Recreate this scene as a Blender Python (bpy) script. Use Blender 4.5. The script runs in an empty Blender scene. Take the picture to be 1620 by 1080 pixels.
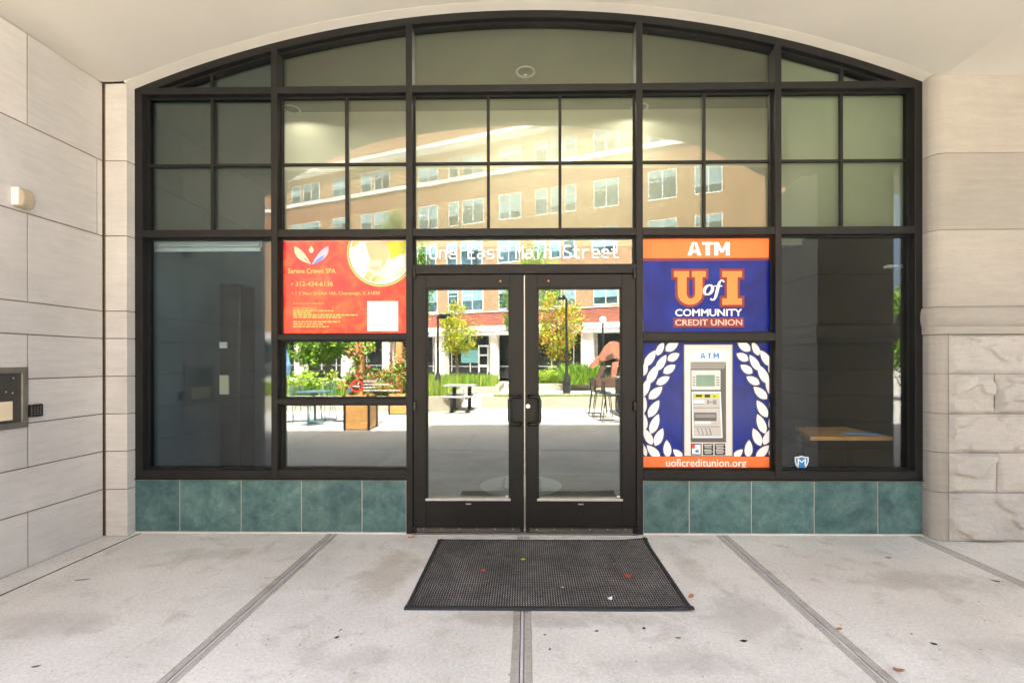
import bpy, bmesh, math, random
from mathutils import Vector, Matrix, noise
R = math.radians
random.seed(11)
scn = bpy.context.scene
col = scn.collection

# ------------------------------------------------------------------ camera, sky, sun, exposure
cd = bpy.data.cameras.new('camera'); cam = bpy.data.objects.new('camera', cd); col.objects.link(cam)
cd.sensor_width = 36.0; cd.lens = 16.556; cd.shift_x = -0.0071; cd.shift_y = 0.01975
cd.clip_start = 0.05; cd.clip_end = 900
cam.matrix_world = (Matrix.Translation((0, -3.88, 1.42)) @ Matrix.Rotation(0.0141, 4, 'Z') @ Matrix.Rotation(R(90), 4, 'X')
                    @ Matrix.Rotation(R(-0.086), 4, 'Z'))
scn.camera = cam
SUN_EL, SUN_AZ = R(60), R(9)                      # azimuth measured from +Y towards +X
wd = bpy.data.worlds.new('World'); scn.world = wd; wd.use_nodes = True
wn = wd.node_tree; wn.nodes.clear()
sky = wn.nodes.new('ShaderNodeTexSky'); sky.sky_type = 'NISHITA'; sky.sun_disc = False
sky.sun_elevation = SUN_EL; sky.sun_rotation = SUN_AZ; sky.air_density = 0.7; sky.dust_density = 6.0; sky.ozone_density = 0.9
bg = wn.nodes.new('ShaderNodeBackground'); bg.inputs['Strength'].default_value = 0.13
wo = wn.nodes.new('ShaderNodeOutputWorld')
wt = wn.nodes.new('ShaderNodeMix'); wt.data_type = 'RGBA'; wt.blend_type = 'MULTIPLY'; wt.inputs[0].default_value = 1.0; wt.inputs[7].default_value = (1.0, .955, .87, 1)   # warm tint over the sky colour, serving as white balance
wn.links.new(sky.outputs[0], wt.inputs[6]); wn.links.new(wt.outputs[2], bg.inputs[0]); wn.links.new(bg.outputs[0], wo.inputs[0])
sl = bpy.data.lights.new('sun', 'SUN'); sl.energy = 4.2; sl.angle = R(0.5); sl.color = (1.0, 0.95, 0.87)
so = bpy.data.objects.new('sun', sl); col.objects.link(so)
S = Vector((math.cos(SUN_EL) * math.sin(SUN_AZ), math.cos(SUN_EL) * math.cos(SUN_AZ), math.sin(SUN_EL)))
so.rotation_euler = S.to_track_quat('Z', 'Y').to_euler(); so.location = (10, 30, 40)
scn.view_settings.view_transform = 'Standard'; scn.view_settings.look = 'None'
scn.view_settings.exposure = 3.14; scn.view_settings.gamma = 1.0
try:
    scn.cycles.max_bounces = 12; scn.cycles.diffuse_bounces = 6; scn.cycles.glossy_bounces = 5
    scn.cycles.transparent_max_bounces = 16; scn.cycles.caustics_reflective = False; scn.cycles.caustics_refractive = False
    scn.cycles.use_denoising = True
except Exception: pass

# ------------------------------------------------------------------ materials
M = {}
class NT:
    def __init__(s, m): s.t = m.node_tree; s.n = s.t.nodes; s.l = s.t.links
    def new(s, k, **kw):
        o = s.n.new(k)
        for a, b in kw.items():
            if a in o.inputs.keys() if hasattr(o.inputs, 'keys') else False: o.inputs[a].default_value = b
            else: setattr(o, a, b)
        return o
    def link(s, a, b): s.l.new(a, b)
def base(name, color=(.5, .5, .5), rough=.6, metal=0, spec=.5, emit=None, estr=0):
    m = bpy.data.materials.new(name); m.use_nodes = True
    b = m.node_tree.nodes['Principled BSDF']
    b.inputs['Base Color'].default_value = (*color, 1); b.inputs['Roughness'].default_value = rough
    b.inputs['Metallic'].default_value = metal; b.inputs['Specular IOR Level'].default_value = spec
    if emit: b.inputs['Emission Color'].default_value = (*emit, 1); b.inputs['Emission Strength'].default_value = estr
    M[name] = m
    return m, NT(m), b
def pos(t, scale=(1, 1, 1), obj=False):
    if obj:
        c = t.n.new('ShaderNodeTexCoord'); out = c.outputs['Object']
    else:
        c = t.n.new('ShaderNodeNewGeometry'); out = c.outputs['Position']
    mp = t.n.new('ShaderNodeMapping'); mp.inputs['Scale'].default_value = scale
    t.link(out, mp.inputs['Vector']); return mp.outputs['Vector']
def nz(t, vec, scale, detail=5, rough=.55, dist=0):
    n = t.n.new('ShaderNodeTexNoise'); n.inputs['Scale'].default_value = scale; n.inputs['Detail'].default_value = detail
    n.inputs['Roughness'].default_value = rough; n.inputs['Distortion'].default_value = dist
    t.link(vec, n.inputs['Vector']); return n.outputs['Fac']
def ramp(t, fac, stops):
    r = t.n.new('ShaderNodeValToRGB'); e = r.color_ramp.elements
    while len(e) < len(stops): e.new(.5)
    for i, (p, c) in enumerate(stops):
        e[i].position = p; e[i].color = (*c, 1) if not isinstance(c, (int, float)) else (c, c, c, 1)
    t.link(fac, r.inputs['Fac']); return r.outputs['Color']
def mixc(t, a, b, fac, mode='MIX'):
    m = t.n.new('ShaderNodeMix'); m.data_type = 'RGBA'; m.blend_type = mode
    for s, v in ((m.inputs[6], a), (m.inputs[7], b), (m.inputs[0], fac)):
        if isinstance(v, (int, float)): s.default_value = v
        elif isinstance(v, tuple): s.default_value = (*v, 1)
        else: t.link(v, s)
    return m.outputs[2]
def math_(t, op, a, b=None, clamp=False):
    m = t.n.new('ShaderNodeMath'); m.operation = op; m.use_clamp = clamp
    for s, v in ((m.inputs[0], a), (m.inputs[1], b)):
        if v is None: continue
        if isinstance(v, (int, float)): s.default_value = v
        else: t.link(v, s)
    return m.outputs[0]
def bump(t, b, h, strength=.3, dist=.01):
    n = t.n.new('ShaderNodeBump'); n.inputs['Strength'].default_value = strength; n.inputs['Distance'].default_value = dist
    t.link(h, n.inputs['Height']); t.link(n.outputs['Normal'], b.inputs['Normal'])
def plain(name, c, rough=.5, metal=0, var=.12, scale=6, spec=.5, bmp=0):
    m, t, b = base(name, c, rough, metal, spec)
    v = pos(t); f = nz(t, v, scale, 5)
    lo = tuple(x * (1 - var) for x in c); hi = tuple(min(1, x * (1 + var)) for x in c)
    t.link(ramp(t, f, [(.3, lo), (.7, hi)]), b.inputs['Base Color'])
    if bmp: bump(t, b, nz(t, v, scale * 12, 4), bmp, .004)
    return m
def island(t):
    g = t.n.new('ShaderNodeNewGeometry'); return g.outputs['Random Per Island']

def mk_concrete(name, lo, hi, stain, stain_amt=.55, joint=False):
    m, t, b = base(name, hi, .85, 0, .3)
    v = pos(t)
    big = nz(t, v, .9, 4, .6); mid = nz(t, v, 4.5, 6, .65, .6); fine = nz(t, v, 60, 4, .7); grit = nz(t, v, 260, 2, .6)
    c = ramp(t, big, [(.32, lo), (.66, hi)])
    st = ramp(t, mid, [(.54, 0.0), (.82, stain_amt)])
    c = mixc(t, c, stain, st)
    wh = ramp(t, nz(t, v, 2.3, 6, .7, 1.0), [(.54, 0.0), (.75, .45)])
    c = mixc(t, c, tuple(min(.85, x * 1.14) for x in hi), wh)
    c = mixc(t, c, ramp(t, fine, [(.3, .80), (.7, 1.07)]), 1.0, 'MULTIPLY')
    c = mixc(t, c, ramp(t, grit, [(.35, .90), (.65, 1.06)]), 1.0, 'MULTIPLY')
    if joint:
        sp = t.n.new('ShaderNodeSeparateXYZ'); t.link(v, sp.inputs[0]); wn_ = nz(t, v, 3.1, 6, .7, .8); w2 = nz(t, v, 11, 5, .7)
        for sx, sy, rx, ry, cc, am in ((-.93, -.66, .26, .60, (.36, .30, .20), .6), (.10, -1.27, .95, .13, (.30, .255, .19), .55), (-.88, -1.62, .42, .15, (.36, .33, .29), .4), (2.65, -.80, .75, .22, (.36, .32, .26), .6),
                                       (1.25, -1.30, .40, .42, (.36, .33, .29), .55), (-2.35, -.42, .55, .16, (.38, .34, .27), .5), (1.12, -.55, .14, .5, (.36, .32, .24), .5), (-2.6, -1.35, .5, .2, (.38, .35, .30), .5), (.75, -1.65, .5, .14, (.36, .33, .30), .5), (2.4, -1.55, .6, .2, (.42, .38, .33), .5)):
            ax = math_(t, 'DIVIDE', math_(t, 'SUBTRACT', sp.outputs[0], sx), rx); ay = math_(t, 'DIVIDE', math_(t, 'SUBTRACT', sp.outputs[1], sy), ry)
            d2 = math_(t, 'ADD', math_(t, 'MULTIPLY', ax, ax), math_(t, 'MULTIPLY', ay, ay))
            mk = ramp(t, math_(t, 'ADD', math_(t, 'SUBTRACT', 1.0, d2, True), math_(t, 'MULTIPLY', math_(t, 'SUBTRACT', math_(t, 'ADD', math_(t, 'MULTIPLY', wn_, .65), math_(t, 'MULTIPLY', w2, .35)), .5), 3.0)), [(.42, 0.0), (1.0, am * .72)])
            c = mixc(t, c, cc, math_(t, 'MULTIPLY', mk, math_(t, 'SUBTRACT', 1.35, d2, True)))
        vc = t.n.new('ShaderNodeTexVoronoi'); vc.feature = 'DISTANCE_TO_EDGE'; vc.inputs['Scale'].default_value = .8
        wv = t.n.new('ShaderNodeVectorMath'); wv.operation = 'ADD'; cw = t.n.new('ShaderNodeCombineXYZ'); t.link(math_(t, 'MULTIPLY', nz(t, v, 4, 5, .7), .5), cw.inputs[0]); t.link(math_(t, 'MULTIPLY', nz(t, v, 5.3, 5, .7), .5), cw.inputs[1]); t.link(v, wv.inputs[0]); t.link(cw.outputs[0], wv.inputs[1]); t.link(wv.outputs[0], vc.inputs['Vector'])
        c = mixc(t, c, (.30, .27, .23), math_(t, 'MULTIPLY', ramp(t, vc.outputs['Distance'], [(.001, .55), (.004, 0.0)]), ramp(t, wn_, [(.45, 0.0), (.6, 1.0)])))
    vo = t.n.new('ShaderNodeTexVoronoi'); vo.inputs['Scale'].default_value = 5.5; t.link(v, vo.inputs['Vector'])
    sp = ramp(t, math_(t, 'ADD', vo.outputs['Distance'], math_(t, 'MULTIPLY', nz(t, v, 40, 3), .06)), [(.055, .45), (.085, 0.0)])
    sepn = t.n.new('ShaderNodeSeparateColor'); t.link(vo.outputs['Color'], sepn.inputs[0])
    sp = math_(t, 'MULTIPLY', sp, ramp(t, sepn.outputs[0], [(.72, 0.0), (.78, 1.0)]))
    c = mixc(t, c, (.10, .085, .07), sp)
    v2 = t.n.new('ShaderNodeTexVoronoi'); v2.inputs['Scale'].default_value = 19; t.link(v, v2.inputs['Vector']); s2 = t.n.new('ShaderNodeSeparateColor'); t.link(v2.outputs['Color'], s2.inputs[0])
    c = mixc(t, c, (.16, .14, .11), math_(t, 'MULTIPLY', ramp(t, v2.outputs['Distance'], [(.08, .7), (.13, 0.0)]), ramp(t, s2.outputs[1], [(.80, 0.0), (.86, 1.0)])))
    t.link(c, b.inputs['Base Color'])
    bump(t, b, math_(t, 'ADD', math_(t, 'MULTIPLY', fine, .6), math_(t, 'MULTIPLY', mid, .7)), .16, .006)
    t.link(ramp(t, mid, [(.3, .72), (.7, .92)]), b.inputs['Roughness'])
mk_concrete('concrete', (.65, .62, .545), (.82, .785, .70), (.38, .33, .25), .7, True)
mk_concrete('joint_edge', (.38, .345, .29), (.54, .50, .43), (.19, .16, .12), .9)
mk_concrete('plaza_concrete', (.52, .495, .45), (.60, .575, .53), (.44, .41, .36), .3)
mk_concrete('seat_wall_concrete', (.36, .32, .25), (.46, .42, .34), (.26, .23, .18), .4)
plain('sealant', (.60, .575, .55), .5, 0, .1, 8)
plain('gap_dark', (.012, .010, .009), .9)
plain('mortar', (.22, .17, .12), .95, 0, .2, 14)
plain('mortar_brown', (.115, .075, .045), .9, 0, .25, 20)

def mk_stone(name, c, rock=False):
    m, t, b = base(name, c, .82, 0, .3)
    v = pos(t)
    isl = island(t)
    big = nz(t, v, 1.6, 5, .6); streak = nz(t, pos(t, (.8, .8, 6)), 5, 6, .65, .4); fine = nz(t, v, 90, 4, .65)
    k = ramp(t, isl, [(0.0, tuple(x * .90 for x in c)), (.5, c), (1.0, (min(1, c[0] * 1.07), min(1, c[1] * 1.06), c[2] * 1.05))])
    k = mixc(t, k, ramp(t, big, [(.3, .90), (.7, 1.05)]), 1.0, 'MULTIPLY')
    k = mixc(t, k, ramp(t, streak, [(.34, .93), (.66, 1.04)]), 1.0, 'MULTIPLY')
    k = mixc(t, k, ramp(t, fine, [(.3, .94), (.7, 1.04)]), 1.0, 'MULTIPLY')
    blot = ramp(t, nz(t, v, 3.2, 6, .7, 1.2), [(.58, 0.0), (.8, .35)])
    k = mixc(t, k, (c[0] * .86, c[1] * .80, c[2] * .70), blot)
    t.link(k, b.inputs['Base Color'])
    if rock: bump(t, b, math_(t, 'ADD', nz(t, v, 22, 8, .72), math_(t, 'MULTIPLY', fine, .4)), .8, .016)
    else: bump(t, b, math_(t, 'ADD', math_(t, 'MULTIPLY', streak, .5), fine), .12, .004)
mk_stone('limestone', (.62, .60, .565)); mk_stone('buff_stone_dimmed', (.395, .37, .325)); mk_stone('rock_stone', (.565, .535, .485), True)  # buff pier stone is darkened to offset the strong bounce light on it

m, t, b = base('tile', (.1, .27, .23), .32, 0, .5)
v = pos(t)
off = t.n.new('ShaderNodeVectorMath'); off.operation = 'ADD'
cx = t.n.new('ShaderNodeCombineXYZ'); t.link(math_(t, 'MULTIPLY', island(t), 37.0), cx.inputs[0]); t.link(math_(t, 'MULTIPLY', island(t), 11.0), cx.inputs[2])
t.link(v, off.inputs[0]); t.link(cx.outputs[0], off.inputs[1]); vv = off.outputs[0]
n1 = nz(t, vv, 4.2, 8, .72, .4); n2 = nz(t, vv, 16, 7, .75, .3); n3 = nz(t, vv, 70, 3, .6)
mixn = math_(t, 'ADD', math_(t, 'MULTIPLY', n1, .7), math_(t, 'MULTIPLY', n2, .3))
c = ramp(t, mixn, [(.32, (.022, .056, .064)), (.44, (.046, .112, .115)), (.54, (.085, .172, .166)), (.66, (.16, .27, .255))])
c = mixc(t, c, ramp(t, island(t), [(0, .80), (1, 1.12)]), 1.0, 'MULTIPLY')
c = mixc(t, c, ramp(t, n3, [(.3, .92), (.7, 1.07)]), 1.0, 'MULTIPLY')
t.link(c, b.inputs['Base Color']); bump(t, b, n2, .1, .004); t.link(ramp(t, n2, [(.3, .28), (.7, .45)]), b.inputs['Roughness'])
plain('grout', (.55, .53, .47), .9, 0, .1, 20)
plain('caulk', (.72, .70, .66), .7)

m, t, b = base('frame_metal', (.010, .010, .0098), .5, 0, .3)
v = pos(t); n1 = nz(t, v, 2.2, 4, .6); n2 = nz(t, v, 140, 3, .7); n3 = nz(t, v, 38, 6, .75)
c = ramp(t, n1, [(.3, (.0075, .0075, .0074)), (.7, (.0135, .0132, .0128))])
c = mixc(t, c, (.35, .34, .31), ramp(t, n3, [(.665, 0.0), (.70, .6)]))
t.link(c, b.inputs['Base Color']); t.link(ramp(t, nz(t, v, 12, 6, .7), [(.3, .42), (.7, .62)]), b.inputs['Roughness'])
bump(t, b, n2, .05, .002)
plain('door_metal', (.007, .007, .007), .45, 0, .25, 3, .3)
plain('handle_metal', (.02, .02, .02), .22, .6, .2, 10)
plain('aluminium', (.55, .55, .54), .35, .7, .1, 20)
plain('steel', (.30, .285, .25), .38, .75, .15, 14)
plain('steel_dark', (.10, .095, .085), .4, .6, .2, 10)
plain('black_plastic', (.012, .012, .012), .4, 0, .2, 20)
plain('plaster', (.69, .665, .60), .9, 0, .05, 1.2, .3, .06)
plain('plaster_band_lit', (.80, .765, .685), .85, 0, .04, 2, .3, .04)  # paler than the vault plaster, warm ground bounce put into the colour
plain('cove_bounce_tone', (.80, .79, .66), .9, 0, .04, 2)  # paler than the ceiling: bounce light near the wall put into the colour
plain('lobby_ceiling', (.44, .45, .36), .9, 0, .04, 2)
plain('lobby_cream', (.60, .59, .47), .8, 0, .05, 1.4)
plain('lobby_green', (.50, .56, .46), .8, 0, .06, 1.2)
plain('lobby_dark', (.022, .026, .028), .7, 0, .2, 1.3)
plain('lobby_teal', (.085, .135, .150), .7, 0, .25, 1.0)
plain('lobby_floor', (.21, .18, .155), .45, 0, .3, 2.5)
plain('white', (.80, .80, .78), .5, 0, .03, 5)
plain('sensor_beige', (.42, .36, .25), .5, 0, .1, 20)
plain('off_white', (.72, .71, .64), .6, 0, .05, 5)
plain('decal_pale', (.50, .52, .47), .6, 0, .05, 5)
plain('decal_grey', (.25, .26, .25), .6, 0, .05, 5)

def mk_glass(name, k, tint, extra=0.0, rough=0.0):
    m = bpy.data.materials.new(name); m.use_nodes = True; t = NT(m); t.n.clear(); M[name] = m
    o = t.n.new('ShaderNodeOutputMaterial'); mx = t.n.new('ShaderNodeMixShader')
    tr = t.n.new('ShaderNodeBsdfTransparent'); tr.inputs['Color'].default_value = (*tint, 1)
    gl = t.n.new('ShaderNodeBsdfGlossy'); gl.inputs['Roughness'].default_value = rough; gl.inputs['Color'].default_value = (.98, 1, .99, 1)
    g = t.n.new('ShaderNodeNewGeometry'); d = t.n.new('ShaderNodeVectorMath'); d.operation = 'DOT_PRODUCT'; t.link(g.outputs['Normal'], d.inputs[0]); t.link(g.outputs['Incoming'], d.inputs[1])
    sc_ = math_(t, 'POWER', math_(t, 'SUBTRACT', 1.0, math_(t, 'ABSOLUTE', d.outputs['Value']), True), 5.0)
    bn = t.n.new('ShaderNodeBump'); bn.inputs['Strength'].default_value = 1.0; bn.inputs['Distance'].default_value = .00028; t.link(nz(t, pos(t), 1.7, 1, .4), bn.inputs['Height']); t.link(bn.outputs['Normal'], gl.inputs['Normal'])
    f = math_(t, 'ADD', math_(t, 'MULTIPLY', math_(t, 'ADD', math_(t, 'MULTIPLY', sc_, .96), .04), k), extra, True)
    t.link(f, mx.inputs[0]); t.link(tr.outputs[0], mx.inputs[1]); t.link(gl.outputs[0], mx.inputs[2]); t.link(mx.outputs[0], o.inputs[0])
mk_glass('glass', 1.6, (.80, .87, .84), .095); mk_glass('glass_upper', 1.1, (.87, .89, .85), .012); mk_glass('glass_side', 1.0, (.84, .88, .88), .022); mk_glass('glass_hazy', 1.0, (.82, .89, .92), .01, .05)

m, t, b = base('mat_rubber', (.03, .03, .03), .75, 0, .3)
v = pos(t)
sp = t.n.new('ShaderNodeSeparateXYZ'); t.link(v, sp.inputs[0])
zig = math_(t, 'MULTIPLY', math_(t, 'PINGPONG', sp.outputs[1], .012), .55)
ph = math_(t, 'MULTIPLY', math_(t, 'ADD', sp.outputs[0], zig), 2 * math.pi / .0152)
st1 = math_(t, 'SINE', ph); st2 = math_(t, 'SINE', math_(t, 'MULTIPLY', sp.outputs[1], 2 * math.pi / .024))
h = math_(t, 'ADD', math_(t, 'MULTIPLY', st1, .5), math_(t, 'MULTIPLY', st2, .14))
dust = math_(t, 'MULTIPLY', ramp(t, nz(t, v, 3.0, 6, .65, .5), [(.30, .35), (.62, 1.0)]), ramp(t, nz(t, v, 45, 3, .7), [(.35, .55), (.6, 1.0)]))
rid = math_(t, 'MULTIPLY', ramp(t, math_(t, 'ADD', math_(t, 'MULTIPLY', h, .7), .35), [(.35, 0.0), (.8, 1.0)]), dust)
c = mixc(t, (.016, .016, .016), (.58, .54, .48), rid)
c = mixc(t, c, (.01, .01, .01), ramp(t, nz(t, v, 7, 5, .7, 1.5), [(.62, 0.0), (.72, .7)]))
t.link(c, b.inputs['Base Color']); bump(t, b, h, .6, .004)
plain('mat_rim', (.017, .017, .018), .5, 0, .25, 12)

def mk_brick(name, c1, c2, mort, sc=1.0):
    m, t, b = base(name, c1, .85, 0, .3)
    bk = t.n.new('ShaderNodeTexBrick'); bk.inputs['Scale'].default_value = sc
    bk.inputs['Color1'].default_value = (*c1, 1); bk.inputs['Color2'].default_value = (*c2, 1); bk.inputs['Mortar'].default_value = (*mort, 1)
    bk.inputs['Brick Width'].default_value = .40; bk.inputs['Row Height'].default_value = .11; bk.inputs['Mortar Size'].default_value = .012
    tc = t.n.new('ShaderNodeTexCoord'); mp = t.n.new('ShaderNodeMapping'); mp.inputs['Rotation'].default_value = (R(90), 0, 0)
    t.link(tc.outputs['Object'], mp.inputs[0]); t.link(mp.outputs[0], bk.inputs['Vector'])
    n = nz(t, pos(t), 1.2, 5)
    t.link(mixc(t, bk.outputs['Color'], ramp(t, n, [(.3, .86), (.7, 1.1)]), 1.0, 'MULTIPLY'), b.inputs['Base Color'])
mk_brick('tan_brick', (.33, .20, .115), (.38, .24, .145), (.34, .25, .17))
mk_brick('red_brick', (.25, .055, .038), (.32, .085, .055), (.36, .23, .17))
mk_brick('salmon_brick', (.29, .145, .09), (.32, .165, .105), (.29, .19, .13))
plain('white_trim', (.72, .72, .74), .6, 0, .04, 1)
plain('column_stone', (.62, .56, .50), .8, 0, .08, 2)
m, t, b = base('window_glass', (.05, .10, .12), .06, 0, .9)
v = pos(t); t.link(ramp(t, nz(t, v, .8, 3), [(.35, (.02, .035, .04)), (.65, (.10, .20, .24))]), b.inputs['Base Color'])
plain('blind', (.22, .36, .42), .5, 0, .2, 2)
plain('store_glass', (.018, .024, .024), .1, 0, .6, .8)
plain('aqua', (.16, .42, .42), .5)
plain('lamp_black', (.012, .012, .013), .45, 0, .2, 6)
plain('globe_white', (.85, .85, .83), .3)
plain('rust_steel', (.40, .145, .09), .65, 0, .25, 3)
plain('rust_dark', (.10, .05, .035), .7, 0, .2, 3)
plain('bark', (.14, .105, .075), .9, 0, .3, 12)
plain('bark_pale', (.34, .30, .24), .9, 0, .2, 10)
plain('wood', (.50, .255, .085), .55, 0, .18, 9)
plain('wood_counter', (.74, .37, .12), .4, 0, .2, 9)
plain('chair_blue', (.10, .19, .24), .45, .2, .15, 10)
plain('table_grey', (.30, .29, .30), .6, 0, .1, 6)
plain('soil', (.05, .035, .025), .95, 0, .3, 12)
plain('turf', (.075, .15, .02), .95, 0, .35, 3)
plain('paper_blue', (.24, .48, .88), .5, 0, .1, 20)
def mk_leaf(name, a, bcol):
    m, t, b = base(name, a, .6, 0, .3)
    t.link(ramp(t, island(t), [(0, tuple(x * .75 for x in a)), (.5, a), (1, bcol)]), b.inputs['Base Color'])
    try:
        b.inputs['Subsurface Weight'].default_value = 0
    except Exception: pass
mk_leaf('leaf_yellow', (.48, .42, .02), (.60, .40, .04)); mk_leaf('leaf_green', (.085, .17, .025), (.16, .27, .04))
mk_leaf('leaf_bright', (.22, .42, .035), (.38, .52, .06)); mk_leaf('leaf_lime', (.34, .42, .04), (.45, .50, .08))
mk_leaf('flower_red', (.50, .09, .08), (.65, .22, .17)); mk_leaf('blade', (.12, .25, .02), (.26, .40, .04))
mk_leaf('blade_dry', (.28, .30, .06), (.40, .38, .10))
for n_, c_ in dict(ink_white=(.88, .88, .88), ink_orange=(.86, .19, .035), ink_blue=(.012, .035, .36), ink_darkred=(.20, .012, .012),
                   ink_letter=(.90, .25, .05), ink_pink=(.88, .50, .42), ink_navy=(.008, .014, .085), ink_red=(.78, .05, .035), ink_coral=(.83, .16, .08),
                   ink_gold=(.85, .52, .15), ink_grey=(.52, .52, .49), ink_lightgrey=(.68, .68, .65), ink_darkgrey=(.10, .10, .095),
                   ink_black=(.02, .02, .02), ink_cyan=(.02, .22, .58), ink_lime=(.55, .60, .05), ink_green=(.18, .42, .12),
                   ink_screen=(.20, .33, .24), ink_cream=(.78, .66, .46), ink_skin=(.70, .50, .28), ink_towel=(.78, .68, .60),
                   ink_sky=(.12, .27, .70), ink_lilac=(.52, .48, .62), ink_shadegrey=(.26, .255, .235)).items():
    plain(n_, c_, .45, 0, .05, 9)
m, t, b = base('ink_redwash', (.8, .06, .04), .2)
v = pos(t); t.link(ramp(t, nz(t, v, 7, 5, .6, .8), [(.3, (.70, .02, .035)), (.52, (.80, .065, .04)), (.72, (.84, .17, .06))]), b.inputs['Base Color'])
m, t, b = base('ink_photo', (.7, .6, .4), .5)
v = pos(t); t.link(ramp(t, nz(t, v, 9, 4, .5, 1.0), [(.32, (.50, .62, .70)), (.45, (.80, .78, .70)), (.55, (.74, .62, .36)), (.68, (.42, .42, .10))]), b.inputs['Base Color'])
m, t, b = base('ink_blueglow', (.02, .05, .4), .22, 0, .25)
v = pos(t); t.link(ramp(t, nz(t, v, 4, 3, .5, .5), [(.3, (.0015, .010, .16)), (.7, (.004, .026, .29))]), b.inputs['Base Color'])
plain('litter_dark', (.03, .024, .02), .8); plain('leaf_brown', (.30, .14, .07), .8, 0, .3, 60); plain('leaf_fallred', (.42, .06, .03), .7, 0, .3, 60)
plain('leaf_fallgreen', (.40, .55, .04), .6, 0, .2, 60); plain('scrap_white', (.8, .8, .8), .6); plain('leaf_orange', (.62, .22, .05), .7, 0, .3, 60)
m, t, b = base('lamp_reflector', (.30, .29, .23), .6, 0)

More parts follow.
